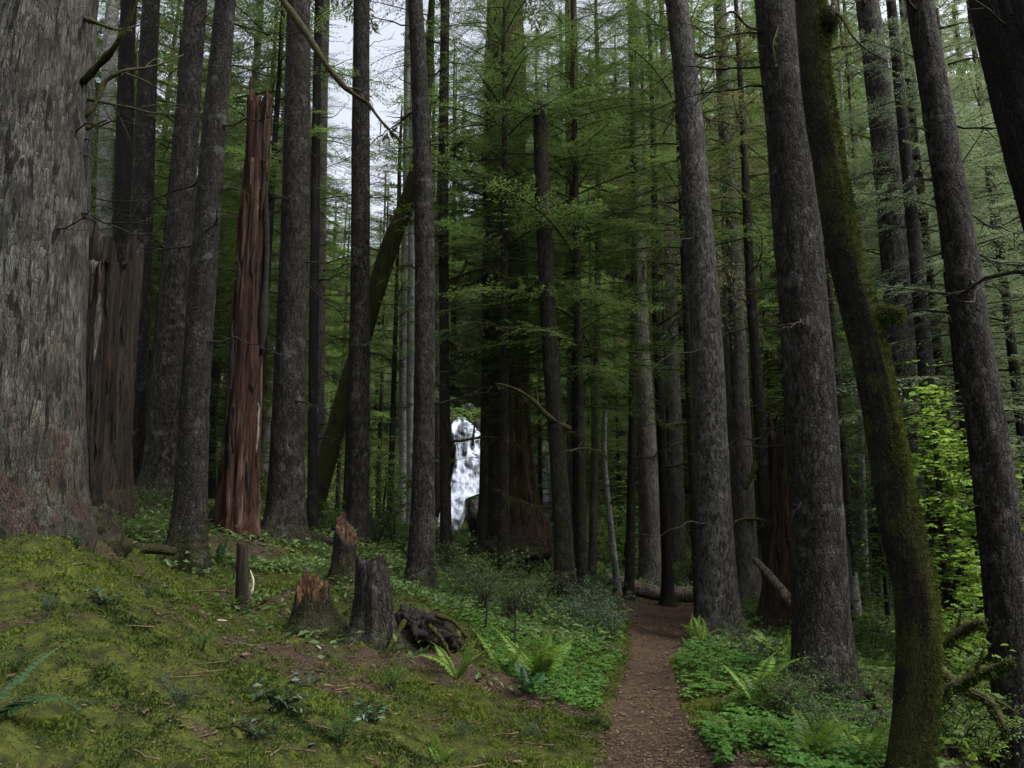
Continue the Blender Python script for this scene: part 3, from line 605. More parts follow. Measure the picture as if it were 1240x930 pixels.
tree('twin_pale_b', 'pale grey trunk touching the dark furry-footed trunk, thicker of its pair', [(499, 645), (499, 400), (500, 300), (502, 60)], [14, 13, 12, 9], 26, M['pale'], 24, CR_BACK[3], name='alder_tree', cscale=.7)
t, c = tree('centre_pole', 'dark straight trunk with a spreading furry foot, nearest tree before the waterfall', [(509, 722), (513, 560), (514, 300), (509, 120), (503, 0)], [34, 27, 24, 21, 18], 13, M['spruce'], 24, CR_HIGH[1], ns=40, flare=.45, dz=.07)
add_branches(t, c, 5, 10, 4, DEAD, .4, 1.0, 18)
t, c = tree('branchy', 'dark slender tree with curved bare mossy branches just before the waterfall', [(540, 660), (538, 430), (537, 200), (539, 0)], [14, 12, 12, 11], 16.5, M['mossy'], 20, CR_YOUNG[0], cscale=.8)
add_branches(t, c, 3, 13, 16, MOSSB, .8, 2.0, 20, 'mossy_branch')
px_branch(t, [(536, 345, 16.5), (552, 338, 16.3), (562, 325, 16.2), (566, 312, 16.2)], 7, 3, M['mosstwig'], 'mossy_branch', mossn=30)
px_branch(t, [(536, 190, 16.5), (550, 180, 16.3), (562, 170, 16), (575, 165, 16)], 6, 2, M['mosstwig'], 'mossy_branch', mossn=30)
tree('bank_tree', 'dark trunk standing on the outer bank above the foot of the waterfall', [(530, 594), (530, 430), (531, 300)], [10, 10, 8], 45.2, M['dark'], 22, None, dead=0)
# the old cedar
t, c = tree('cedar', 'huge fluted red-black old cedar trunk with buttressed foot beside the waterfall', [(628, 694), (617, 620), (612, 520), (612, 400), (611, 200), (612, 0)], [96, 72, 60, 54, 50, 44], 21, M['cedar'], 26, CR_BACK[3], name='cedar_tree', ns=72, flare=.30, rough=.09, ridge=.14, seed=33, fl_h=.8, cscale=1.0)
add_branches(t, c, 4, 14, 12, MOSSB, 1.0, 2.2, 22, 'mossy_branch', az=[0, 3.1, 5.5, 3.9], keep=.9)
tree('cedar_side', 'thin mossy stem standing tight against the old cedar trunk', [(584, 690), (587, 500), (589, 300), (592, 100)], [11, 10, 9, 7], 18, M['mossy'], 16, CR_YOUNG[1], cscale=.7, zoff=-4)
t, c = jagged('broken_top', 'broken_snag', 'slightly curved mossy trunk snapped off flat high up, in front of the cedar', 'dead tree', [(686, 746), (680, 620), (673, 520), (664, 380), (657, 240), (653, 122)], [28, 21, 20, 20, 18, 16], 15, M['mossy'], M['weathered'], .12, 32, 41, .35, .09, .03, .1, .6)
add_branches(t, c, 2, 9, 10, MOSSB, .6, 1.6, 24, 'mossy_branch')
px_branch(t, [(690, 520, 15), (665, 505, 14.8), (642, 482, 14.6), (622, 470, 14.5), (600, 464, 14.5)], 8, 2, M['mosstwig'], 'mossy_branch', mossn=200, side=((.5, .5, 40, 0),), seed=25)
tree('mid_a', 'grey-brown trunk behind the curved snapped-off mossy trunk', [(697, 690), (695, 500), (692, 300), (690, 100)], [18, 16, 14, 11], 23, M['greybrown'], 24, CR_BACK[0], cscale=.45)
tree('mid_thin', 'very thin grey trunk near the slanting bare pole', [(717, 690), (721, 520), (723, 380), (724, 200)], [10, 9, 8, 6], 21, M['greybrown'], 16, CR_YOUNG[2], cscale=.7, zoff=-5)
t, c = jagged('pale_pole', 'broken_snag', 'thin crooked pale pole with a pointed tip by the trail end', 'dead tree', [(749, 724), (740, 640), (732, 560), (733, 482)], [9, 8, 7, 5], 21, M['pale'], M['pale'], .25, 14, 43, .2, .15, .05, .1, 1.5)
add_branches(t, c, 2, 4.5, 3, DEAD, .4, .8, 26)
t, c = tree('thin_mossy', 'thin mossy stem between the grey pole and the fork-branched dark tree', [(762, 724), (765, 560), (767, 400), (768, 280)], [12, 10, 9, 7], 20, M['mossy'], 15, CR_YOUNG[3], cscale=.75, zoff=-5)
add_branches(t, c, 2, 8, 8, MOSSB, .5, 1.2, 27, 'mossy_branch')
tree('mid_b', 'wide grey-brown trunk standing behind the trail-end logs', [(789, 716), (786, 600), (778, 440), (772, 280), (768, 100)], [30, 26, 20, 17, 13], 24.5, M['greybrown'], 26, CR_BACK[2], cscale=.45)
t, c = tree('fork_branched', 'slender black tree with upcurved bare branches at the trail end', [(809, 728), (803, 560), (796, 420), (793, 280), (791, 180)], [14, 12, 11, 9, 7], 20, M['dark'], 13.5, CR_YOUNG[0], cscale=.6, zoff=-6, flare=.7)
add_branches(t, c, 3, 11, 16, MOSSB, .7, 1.7, 28, 'mossy_branch', pitch=(-5, 45))
px_branch(t, [(797, 425, 20), (812, 410, 20), (828, 402, 20)], 6, 2, M['mosstwig'], 'mossy_branch', mossn=60)
px_branch(t, [(801, 517, 20), (818, 514, 20), (832, 513, 20), (842, 520, 20)], 6, 1.5, M['mosstwig'], 'mossy_branch', mossn=30)
tree('mid_c', 'light grey trunk standing behind the black upcurved-branch tree', [(822, 690), (818, 520), (812, 360), (808, 200)], [18, 16, 13, 10], 28, M['greybrown'], 24, CR_BACK[1], cscale=.45)
t, c = tree('trailside', 'tall grey flaky trunk leaning slightly, standing at the trail edge', [(872, 776), (864, 600), (856, 420), (842, 220), (829, 80), (819, 0)], [50, 42, 37, 32, 28, 26], 13.2, M['spruce_pale'], 24, CR_HIGH[2], ns=44, flare=.45, dz=.06, seed=52)
add_branches(t, c, 4, 10, 7, DEAD, .5, 1.6, 30)
add_branches(t, c, 9, 10.8, 4, MOSSB, .7, 1.4, 31, 'mossy_branch')
for k_, pts_ in enumerate([[(866, 768, 13.0), (852, 771, 12.8), (838, 776, 12.5), (824, 780, 12.3)], [(886, 772, 13), (900, 780, 12.6), (912, 792, 12.2)]]): px_branch(TREES['trailside'][0], pts_, 11, 4, M['dark'], 'root', 8, 14)
tree('mid_d', 'dim grey-brown trunk standing beyond the trailside tree', [(897, 700), (892, 560), (886, 420), (880, 250)], [24, 22, 18, 14], 24, M['greybrown'], 24, CR_BACK[3], cscale=.45)
tree('mid_e', 'reddish brown trunk close behind the trailside tree', [(906, 726), (902, 640), (897, 500)], [30, 27, 22], 20, M['greybrown'], 22, CR_BACK[0], cscale=.45)
t, c = tree('gnarled', 'dark gnarled tree with drooping elbow limbs and many bare twigs', [(932, 690), (926, 590), (918, 480), (908, 330), (901, 180)], [18, 17, 13, 11, 8], 16, M['mossy'], 12, CR_OLIVE[1], zoff=-5, rough=.15)
add_branches(t, c, 3.5, 11, 16, DEAD, .7, 1.8, 33); add_branches(t, c, 2.5, 6, 5, MOSSB, .6, 1.3, 34, 'mossy_branch')
px_branch(t, [(922, 555, 16), (912, 572, 16), (903, 592, 16)], 9, 6, M['mosstwig'], 'mossy_branch'); px_branch(t, [(925, 562, 16), (936, 580, 16), (944, 596, 16), (952, 580, 15.9)], 8, 4, M['mosstwig'], 'mossy_branch', mossn=160, seed=3)
px_branch(t, [(930, 632, 16), (910, 628, 15.5), (890, 632, 15), (880, 640, 14.8)], 5, 2, M['mosstwig'], 'mossy_branch', mossn=330, seed=5)
jagged('char_stump', 'hollow_stump', 'dark burnt hollow red stump hidden behind the great spruce', 'stump', [(950, 735), (952, 660), (950, 600), (950, 520)], [58, 50, 42, 34], 16, M['cedar'], M['char'], .8, 40, 45, .3, .1, .12, .8, 1.5)
jagged('pale_splinter', 'broken_snag', 'pale splintered shard of a trunk beside the gnarled tree', 'dead tree', [(941, 690), (938, 640), (935, 560), (932, 500)], [9, 12, 10, 6], 18, M['weathered'], M['weathered'], .5, 20, 46, .1, .1, .1, .2, 1.6)
t, c = tree('great_spruce', 'great dark spruce trunk with scaly bark, broadest tree by the trail', [(999, 842), (990, 640), (975, 400), (957, 180), (938, 0)], [70, 64, 58, 53, 47], 8.6, M['spruce'], 22, CR_HIGH[0], ns=64, flare=.34, rough=.06, dz=.04, seed=61)
add_branches(t, c, 2.6, 7.4, 9, DEAD, .25, .9, 36)
px_branch(t, [(930, 38, 8.6), (905, 32, 8.5), (886, 14, 8.4), (872, 22, 8.4), (866, 46, 8.4)], 4, 1.5, M['mosstwig'], 'mossy_branch', mossn=260, seed=8)
px_branch(t, [(944, 28, 8.4), (940, 40, 8.3), (936, 56, 8.2), (940, 78, 8.2)], 1.6, .8, M['mosstwig'], 'mossy_branch', mossn=200, seed=9)
px_branch(t, [(928, 40, 8.6), (895, 40, 8.5), (860, 44, 8.4), (838, 30, 8.4), (822, 28, 8.4)], 3, 1, M['mosstwig'], 'mossy_branch', mossn=200, seed=10)
# the bent mossy maple
t, c = tree('maple', 'bent moss-furred maple trunk with a rounded mossy branch stub', [(1094, 985), (1101, 930), (1109, 850), (1111, 760), (1105, 700), (1092, 645), (1075, 550), (1059, 460), (1044, 390), (1025, 320), (1004, 200), (988, 100), (981, 0)], [56, 50, 49, 49, 48, 46, 42, 41, 42, 39, 35, 34, 34], 5.8, M['maple'], 10.5, None, name='maple_tree', dead=0, ns=56, flare=.12, rough=.09, dz=.03, seed=71)
tm = [o for o in t.children if o.name.startswith('trunk')][0]
fuzz(t, tm.data, 42000, .024, M['moss'], 5, lambda co, no: np.clip((no[:, 0] + .35 * no[:, 2] + .1 + .6 * fbm(co * 4, 3)) * 1.6, 0.015, 1) * (co[:, 2] < 7.2))
px_branch(t, [(1052, 398, 5.8), (1066, 384, 5.75), (1078, 377, 5.7), (1086, 380, 5.7), (1088, 390, 5.7)], 22, 13, M['maple'], 'branch_stub', 10, 14)
st = [o for o in t.children if o.name.startswith('branch_stub')][0]; fuzz(t, st.data, 4500, .018, M['moss'], 6)
px_branch(t, [(990, 60, 5.8), (1001, 40, 5.75), (1004, 26, 5.7), (1002, 12, 5.7)], 20, 20, M['maple'], 'branch_stub', 10, 10)
st = [o for o in t.children if o.name.startswith('branch_stub')][-1]; fuzz(t, st.data, 2000, .016, M['moss'], 7)
px_branch(t, [(1004, 10, 5.7), (1018, 20, 5.6), (1034, 46, 5.5), (1056, 64, 5.4), (1078, 76, 5.4)], 4, 1.2, M['mosstwig'], 'mossy_branch', mossn=160, seed=12)
t, c = tree('behind_maple', 'grey trunk rising behind the bent mossy maple', [(1117, 770), (1106, 600), (1090, 400), (1074, 200), (1050, 0)], [40, 36, 33, 30, 26], 13.5, M['spruce_pale'], 24, CR_HIGH[1], ns=40, dz=.07, seed=73)
add_branches(t, c, 4, 11, 9, DEAD, .5, 1.3, 38)
t, c = tree('gully', 'tall leaning brown-grey trunk standing in the bright gully', [(1241, 960), (1228, 820), (1205, 600), (1174, 380), (1140, 160), (1113, 0)], [58, 50, 46, 40, 34, 29], 8.3, M['spruce'], 20, CR_HIGH[2], ns=52, flare=.3, dz=.05, seed=75)
add_branches(t, c, 2.6, 7.2, 9, DEAD, .5, 1.4, 39, az=[0, .3, 3.2, 5.9])
px_branch(t, [(1132, 36, 8.3), (1156, 30, 8.2), (1185, 24, 8.1)], 3, 1, M['twig'], 'dead_branch'); px_branch(t, [(1148, 78, 8.3), (1178, 70, 8.2), (1208, 72, 8.1)], 3, 1, M['mosstwig'], 'mossy_branch', mossn=80)
t, c = tree('corner', 'dark ridged leaning trunk cutting across the top corner', [(1445, 800), (1320, 330), (1270, 150), (1234, 0)], [118, 106, 102, 98], 5.0, M['dark'], 20, CR_HIGH[0], ns=64, flare=.2, rough=.05, ridge=.05, dz=.05, seed=77)
tree('thin_white', 'thin white birch-like stem seen between the great spruce and the maple', [(1048, 732), (1046, 640), (1043, 540), (1040, 430)], [9, 8, 7, 6], 21, M['pale'], 15, CR_YOUNG[1], name='alder_tree', cscale=.6, zoff=-5)
jagged('orange_top', 'broken_snag', 'thin grey stub with a fresh orange broken tip beside the great spruce', 'dead tree', [(1034, 720), (1028, 660), (1024, 606)], [14, 12, 8], 17, M['pale'], M['fresh'], .12, 20, 47, .1, .08, .04, .02, 1.)
tree('thin_moss_r', 'thin mossy stem beside the white birch-like stem', [(1061, 728), (1060, 640), (1058, 560)], [9, 8, 7], 19, M['mossy'], 12, CR_YOUNG[2], cscale=.5, zoff=-6)
tree('gully_b', 'dark trunk deep in the bright leaves beside the maple', [(1148, 790), (1138, 680), (1128, 540)], [26, 22, 18], 12.5, M['patchy'], 16, None)
#@@TREES_END@@

# ------------------------------------------------------------------ waterfall, rocks
WD = 44.0
def wf_row(py, xl, xr, d): return py, xl, xr, d
rows = [(508, 548, 566, 47.6), (515, 544, 578, 46.6), (525, 544, 586, 46.3), (545, 549, 592, 45.9), (560, 547, 592, 45.6), (580, 543, 592, 45.2), (596, 538, 590, 44.7), (604, 534, 566, 44.1), (625, 529, 561, 43.7), (645, 525, 556, 43.4), (662, 523, 552, 43.2), (672, 522, 550, 43.0)]
ra = np.array(rows, float); pyv = np.linspace(505, 672, 110); sv = np.linspace(-1, 1, 46)
xl = np.interp(pyv, ra[:, 0], ra[:, 1]); xr = np.interp(pyv, ra[:, 0], ra[:, 2]); dv = np.interp(pyv, ra[:, 0], ra[:, 3])
W_ = np.array([[P(xl[i] + (xr[i] - xl[i]) * (s + 1) / 2, pyv[i], dv[i]) for s in sv] for i in range(len(pyv))])
bumps = fbm(W_ * [1.1, 1.1, .8], 61, 4); W_[..., 1] -= .35 * bumps + .15 * fbm(W_ * 3, 63); W_[..., 1] += 1.6 * np.clip((np.abs(sv)[None] - .82) / .18, 0, 1) ** 1.5
foam = .55 + .4 * fbm(W_ * [4.0, 1, .45], 66, 3)
for hx, hz_, ra_, rb_ in ((558, 525, .36, .62), (563, 545, .2, .34), (567, 563, .30, .26), (576, 572, .24, .3), (553, 560, .16, .3), (572, 538, .16, .25)):
    hp = P(hx, hz_, 46); dd_ = np.hypot((W_[..., 0] - hp[0]) / ra_, (W_[..., 2] - hp[2]) / (rb_ * 1.35)); foam -= .55 * np.clip(1.3 - dd_ + .9 * fbm(W_ * [4, 1, 1.2], 70, 3), 0, 1); W_[..., 1] -= .05 * np.clip(1.2 - dd_, 0, 1)
wo = W_[0, 23].copy(); wf = link('waterfall', mesh('waterfall', (W_ - wo).reshape(-1, 3), [(grid_quads(len(pyv), len(sv), False), 0)], M['water'], attr={'foam': foam.ravel()}), None, Vector(wo))
tag(wf, 'white waterfall tumbling down dark rocks between the trunks', 'waterfall', kind='structure')
def rock(name, label, ctr, size, seed, cat='rock', kind=None, n=40):
    u = np.linspace(0, math.pi, n)[:, None]; v = np.linspace(0, 2 * math.pi, 2 * n, endpoint=False)[None]
    q = np.stack(np.broadcast_arrays(np.sin(u) * np.cos(v), np.sin(u) * np.sin(v), np.cos(u)), -1); r = 1 + .28 * fbm(q * 1.6, seed, 4) + .12 * np.abs(fbm(q * 4, seed + 3, 3))
    V = (q * r[..., None] * np.asarray(size)).reshape(-1, 3); o = link(name, mesh(name, V, [(grid_quads(n, 2 * n), 0)], M['rock']), None, Vector(ctr)); return tag(o, label, cat, kind=kind)
rock('rock_face', 'dark wet cliff the waterfall runs down', P(568, 590, 49.5), (3.6, 2.6, 4.9), 81, 'cliff', 'structure', 90)
rock('boulder', 'black wet boulder splitting the foot of the waterfall', P(580, 626, 43.2), (.66, .7, 1.1), 83, n=50)
rock('boulder', 'dark mossy boulder on the outer bank of the waterfall', P(512, 606, 45.8), (.8, .9, 2.2), 84)
# second glimpse of the stream
sy = np.linspace(568, 660, 50); ssv = np.linspace(-1, 1, 14); S_ = np.array([[P(663 + s * 9 + 3 * math.sin(y * .05), y, 40 - (y - 568) * .02) for s in ssv] for y in sy]); S_[..., 1] -= .3 * fbm(S_ * [1.4, 1, .9], 67, 3); S_[..., 1] += .8 * np.abs(ssv)[None] ** 3
so2 = S_[0, 7].copy(); st = link('stream', mesh('stream', (S_ - so2).reshape(-1, 3), [(grid_quads(50, 14, False), 0)], M['water'], attr={'foam': (.02 + .35 * fbm(S_ * 1.2, 69)).ravel()}), None, Vector(so2)); tag(st, 'dim bluish cascade glimpsed beside the old cedar', 'stream', kind='structure')
rock('boulder', 'dark wet rock behind the dim cascade beside the cedar', P(664, 610, 42.6), (1.5, 1.6, 3.0), 85)

# ------------------------------------------------------------------ stumps and logs
jagged('stump_a', 'tree_stump', 'low splintered stump with torn orange wood showing on top', 'stump', [(379, 768), (378, 720), (379, 676)], [50, 40, 32], 8.0, M['mossy'], M['fresh'], .24, 60, 91, .75, .14, .09, .12, 1.3, cut=.30, fl_h=.13)
jagged('stump_b', 'tree_stump', 'slender tall stump with a slanting orange break facing the light', 'stump', [(416, 708), (417, 665), (420, 620)], [32, 28, 25], 9.6, M['dark'], M['fresh'], .1, 48, 92, .7, .1, .07, .02, .8, cut=.34, cut_dir=-.75, fl_h=.13)
jagged('stump_c', 'tree_stump', 'round-topped black-barked stump between the orange-topped ones and the rotten roots', 'stump', [(452, 784), (452, 725), (449, 668)], [56, 46, 34], 7.8, M['spruce'], M['weathered'], .14, 48, 93, .7, .14, .09, .06, .8, fl_h=.14)
jagged('stump_d', 'tree_stump', 'thin brown stub sticking up with a white splinter at its side', 'stump', [(294, 740), (293, 700), (293, 656)], [15, 13, 12], 8.8, M['weathered'], M['weathered'], .06, 24, 94, .3, .1, .06, .04)
for key, nfz, hz in (('stump_a', 5200, .30), ('stump_b', 2600, .16), ('stump_c', 3600, .22), ('snag_grey', 4200, .5), ('lichen', 5200, .9), ('centre_pole', 4200, .5), ('broken_top', 5200, 3.5), ('trailside', 3600, .5), ('great_spruce', 4200, .4), ('leaner', 9000, 30)):
    if key in TREES:
        rt_ = TREES[key][0]; tk = [o for o in rt_.children if o.name.startswith('trunk')][0]; fuzz(rt_, tk.data, nfz, .026, M['moss'], nfz, lambda co, no: np.clip(1.1 - co[:, 2] / hz + .9 * fbm(co * 4, 7), 0, 1) * (no[:, 2] > -.5))
for key in ('straight_a', 'straight_b', 'centre_pole', 'trailside', 'great_spruce', 'gully', 'behind_maple', 'lichen', 'dark_c', 'corner'):
    rt_, cr_ = TREES[key]; add_branches(rt_, cr_, rt_.location.z + 1.2, rt_.location.z + 8, 10, DEAD, .10, .34, 300 + len(key), 'branch_stub', keep=.95)
sp = thing('splinter', 'bleached white splinter leaning by the thin brown stub', 'stick', P(306, 716, 8.7)); G = Geo(); p = catmull([P(303, 722, 8.7), P(307, 706, 8.7), P(303, 690, 8.72)], 6) - np.array(sp.location); G.tube(p, [.008, .016, .012, .012, .01, .003], 5); link('shard', G.mesh('shard', [M['stick']]), sp)
rr0 = P(508, 760, 7.95)
def lump(name, label, cat, ctr, size, seed, mat, n=44, amp=.5, mossn=0):
    u = np.linspace(0, math.pi, n)[:, None]; v = np.linspace(0, 2 * math.pi, 2 * n, endpoint=False)[None]
    q = np.stack(np.broadcast_arrays(np.sin(u) * np.cos(v), np.sin(u) * np.sin(v), np.cos(u)), -1); r = 1 + amp * fbm(q * 2, seed, 3) + amp * .5 * fbm(q * 6, seed + 3, 3)
    V = (q * r[..., None] * np.asarray(size)).reshape(-1, 3); root = thing(name, label, cat, ctr); me = mesh('body', V, [(grid_quads(n, 2 * n), 0)], mat); o = link('rotten_wood', me, root)
    if mossn: fuzz(root, me, mossn, .03, M['moss'], seed, lambda co, no: np.clip(no[:, 2] - .15, 0.0, 1))
    return root
rmass = lump('root_mass', 'black rotten root mass capped with moss beside the black-barked stump', 'rotten log', P(504, 772, 8.0), (.30, .25, .25), 95, M['char'], n=70, amp=.75, mossn=12000)
for k_, pts_ in enumerate([[(490, 752, 7.8), (476, 776, 7.6), (462, 800, 7.4)], [(520, 758, 7.8), (536, 776, 7.6), (548, 800, 7.5)], [(528, 745, 7.95), (548, 752, 7.9), (566, 772, 7.8)]]): px_branch(rmass, pts_, 8, 3, M['mossy_green'], 'root', 8, 14, mossn=160, seed=60 + k_)
lump('root_mass', 'mossy hump of old roots at the foot of the giant trunk', 'mossy roots', P(106, 662, 7.7), (.26, .55, .36), 96, M['mossy'], amp=.4, mossn=4200)
lump('root_mass', 'moss-covered mound at the foot of the old cedar', 'mossy mound', P(612, 672, 18.2), (1.0, .7, .42), 97, M['mossy'], amp=.35, mossn=6500)
def log(name, label, pts, w, mat, seed, ns=18, group=None, lean=False):
    p = catmull([P(*q) for q in pts], 40); k = px_m(p.mean(0)); p[:, 2] = np.maximum(p[:, 2], np.convolve(np.pad(H(p[:, 0], p[:, 1]), 6, 'edge'), np.ones(13) / 13, 'valid') + .38 * k * max(w)) if not lean else p[:, 2]
    c = p.mean(0); root = thing(name, label, 'log', c, group); wr = np.interp(np.linspace(0, 1, 40), np.linspace(0, 1, len(w)), w) * .5 * k
    th_ = np.arange(ns) / ns * 6.283; q = np.stack(np.broadcast_arrays(np.cos(th_)[None] * 1.3, np.sin(th_)[None] * 1.3, np.linspace(0, 6, 40)[:, None]), -1)
    V, f, t3 = tube(p - c, wr, ns, 1 + .18 * fbm(q, seed)); link('trunk', mesh('trunk', V, [(f, 0), (t3, 0)], [mat]), root); return root
log('fallen_log', 'long pale brown fallen log closing off the trail end', [(734, 722, 22.3), (780, 727, 22.1), (830, 731, 21.9), (865, 731, 21.7)], [13, 17, 20, 20], M['log'], 1)
log('fallen_log', 'short dark log lying under the long pale one at the trail end', [(752, 733, 21.9), (780, 735, 21.8), (806, 733, 21.7)], [7, 10, 8], M['weathered'], 2)
log('fallen_log', 'thick pale log end sticking out behind the trailside tree', [(846, 724, 21.2), (880, 728, 20.9), (930, 731, 20.4)], [17, 18, 14], M['log'], 3)
log('leaning_log', 'grey pole with an orange broken end propped against the great spruce', [(914, 678, 15), (935, 700, 14.4), (962, 734, 13.6)], [9, 10, 12], M['log'], 4, lean=True)
log('fallen_log', 'long grey mossy log lying behind the jagged stumps', [(235, 658, 13.6), (300, 660, 13.8), (360, 660, 14), (408, 658, 14.2)], [12, 13, 13, 11], M['weathered'], 5)
log('fallen_log', 'mossy log sloping down into the gully behind the maple', [(1030, 818, 9.0), (1062, 862, 8.4), (1080, 900, 8)], [14, 14, 12], M['mossy'], 6)
log('fallen_log', 'thin fallen branch lying on the moss below the thin brown stub', [(262, 782, 6.7), (290, 790, 6.6), (322, 803, 6.5)], [4, 4, 2.5], M['log'], 7)
log('fallen_log', 'short mossy log lying among ferns between the giant and the lichen-patched tree', [(150, 668, 9.2), (182, 664, 9.4), (212, 668, 9.6)], [12, 14, 10], M['mossy'], 8)
ck = lump('bark_chunk', 'red-brown chunk of bark lying on the moss', 'bark chunk', P(136, 824, 4.72), (.042, .04, .06), 98, M['cone'], 20, .35); ck.rotation_euler = (.2, -.5, 0)
for i, (px, py, d, a, lb) in enumerate([(262, 736, 7.4, .5, 'pale chip of wood on the moss beside the thin brown stub'), (386, 778, 7.2, 2, 'pale twig lying at the foot of the splintered orange stump'), (346, 772, 7.0, 1, 'curved dry twig on the moss below the two short stumps')]):
    o = thing('stick', lb, 'stick', P(px, py, d)); o.location.z = Hs(o.location.x, o.location.y) + .012; G = Geo(); G.tube(catmull([(-.09, 0, 0), (0, .012, .008), (.10, -.01, .004)], 6), [.005, .012, .011, .009, .007, .003], 5); link('shard', G.mesh('shard', [M['stick']]), o); o.rotation_euler = (0, 0, a)
px_c = lambda px, d: P(px, 700, d)[0]

# ------------------------------------------------------------------ ferns, shrubs, saplings
def frond_arr(L, seed, arch=.6, wid=.13, step=.026, taper=1.0):
    r = np.random.default_rng(seed); n = 16; t = np.linspace(0, 1, n); a = R(72) - t ** 1.3 * arch * 1.9; dx = np.cos(a); dz = np.sin(a); G = Geo()
    ax = np.stack([np.cumsum(dx) * L / n, .04 * L * np.sin(t * 3 + seed), np.cumsum(dz) * L / n], -1); ax -= ax[0]; G.tube(ax, np.linspace(.004, .0012, n), 4, 1)
    u = np.arange(.10, 1, step / L); B, D, N = [], [], []; LL = []
    tan = np.gradient(ax, axis=0); tan /= np.linalg.norm(tan, axis=1)[:, None]
    for sg in (-1, 1):
        p = np.stack([np.interp(u, t, ax[:, k]) for k in range(3)], -1); tt = np.stack([np.interp(u, t, tan[:, k]) for k in range(3)], -1); up = np.cross([0, 1., 0], tt) * -1
        side = np.cross(tt, up) * sg; B.append(p); D.append(side + tt * .35 - up * .22 + r.normal(0, .06, tt.shape)); N.append(up + r.normal(0, .12, tt.shape)); LL.append(wid * np.clip(np.sin(np.clip(u * 1.05 + .12, 0, 1) * math.pi) ** .6, .12, 1) * r.uniform(.9, 1.1, len(u)))
    V, F = leaves(np.vstack(B), np.vstack(D), np.vstack(N), np.concatenate(LL), step * .95); G.add(V, (F, 0)); return G.arr()
FR = {}
for key in ('fern', 'fern_dark', 'fern_blue'): FR[key] = [mesh('frond', *frond_arr(.8, s, .35 + .12 * s), [M[key], M['mosstwig']], False) for s in range(5)]
def fern(label, px, d, n, size, mat, seed, zoff=0, yaw=None, py=None, group=None, name='sword_fern'):
    r = np.random.default_rng(seed); x = P(px, 700, d)[0]; z = Hs(x, d); o = thing(name, label, 'fern', (x, d, z - .01 + zoff), group)
    for k in range(n):
        f = link('frond', FR[mat][r.integers(5)], o); f.rotation_euler = (r.normal(0, .15), r.uniform(-.25, .35), (k * 2.399 + r.normal(0, .3)) if yaw is None else yaw[k % len(yaw)] + r.normal(0, .2)); s = size * r.uniform(.75, 1.15); f.scale = (s, s, s)
    return o
fern('bright upright fern growing on the bank beside the trail', 652, 8.1, 13, .85, 'fern', 1)
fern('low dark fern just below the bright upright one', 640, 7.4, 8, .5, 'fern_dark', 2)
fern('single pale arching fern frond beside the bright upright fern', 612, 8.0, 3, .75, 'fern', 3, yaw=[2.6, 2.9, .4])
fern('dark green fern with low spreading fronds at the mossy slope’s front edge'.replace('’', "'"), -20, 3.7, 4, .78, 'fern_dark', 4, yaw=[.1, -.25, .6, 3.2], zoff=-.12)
fern('tiny fern tuft poking up through the moss at the bottom of the slope', 534, 4.9, 4, .3, 'fern', 5)
fern('bright fern fountain beside the fallen logs at the trail end', 724, 22.5, 10, 1.3, 'fern', 6)
fern('upright fern between the great spruce and the trail', 940, 9.6, 9, .85, 'fern', 7)
fern('tall narrow fern in the herbs at the trail edge', 908, 7.3, 7, .9, 'fern', 8)
fern('light green fern low in front of the great spruce', 965, 5.9, 10, .62, 'fern', 9)
fern('yellowish fern at the foot of the maple', 1030, 6.2, 10, .7, 'fern', 10)
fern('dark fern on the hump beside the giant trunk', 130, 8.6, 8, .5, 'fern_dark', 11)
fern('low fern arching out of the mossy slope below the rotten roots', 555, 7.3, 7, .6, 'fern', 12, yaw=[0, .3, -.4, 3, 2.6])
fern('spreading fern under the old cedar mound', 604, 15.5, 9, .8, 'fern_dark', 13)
fern('fern behind the maple in the gully', 1180, 9.5, 9, .7, 'fern', 14)
fern('fern on the gully side of the great spruce', 1052, 11, 9, .7, 'fern', 15)
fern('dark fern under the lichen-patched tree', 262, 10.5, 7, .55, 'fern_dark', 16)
fern('young fern at the foot of the trailside tree', 846, 11.9, 8, .75, 'fern', 17)
fern('fern standing between the red snag and the thick flaked trunk', 322, 14, 8, .7, 'fern', 18)

def shrub_arr(seed, h=.9, w=.6, nst=9, nl=520, leaf=.035, asp=.55, flat=.5):
    r = np.random.default_rng(seed); G = Geo(); tips = []
    for k in range(nst):
        a = r.uniform(0, 6.283); rr1 = w * r.uniform(.3, 1); hh = h * r.uniform(.55, 1); p = catmull([(0, 0, 0), (rr1 * .35 * math.cos(a), rr1 * .35 * math.sin(a), hh * .6), (rr1 * math.cos(a), rr1 * math.sin(a), hh)], 10); G.tube(p, np.linspace(.009, .002, 10), 4, 1)
        for j in range(7):
            i = r.integers(3, 10); a2 = r.uniform(0, 6.283); l2 = w * r.uniform(.2, .5); q = p[i] + np.linspace(0, 1, 5)[:, None] * np.array([math.cos(a2), math.sin(a2), r.uniform(-.1, .35)]) * l2; G.tube(q, np.linspace(.004, .001, 5), 3, 1); tips.append(q)
    T = np.vstack(tips); i = r.integers(0, len(T), nl); b = T[i] + r.normal(0, .02, (nl, 3)); d = r.normal(0, 1, (nl, 3)); d[:, 2] = d[:, 2] * .4 - .1; nn = np.tile([0, 0, 1.], (nl, 1)) + r.normal(0, flat, (nl, 3))
    L = leaf * r.uniform(.6, 1.3, nl); V, F = leaves(b, d, nn, L, L * asp, .12); G.add(V, (F, 0)); return G
SH = {k: [shrub_arr(300 + 10 * i + s, nl=900, leaf=.042).mesh('foliage', [M[k], M['twig']], False) for s in range(3)] for i, k in enumerate(('shrub', 'shrub_blue', 'herb', 'lush'))}
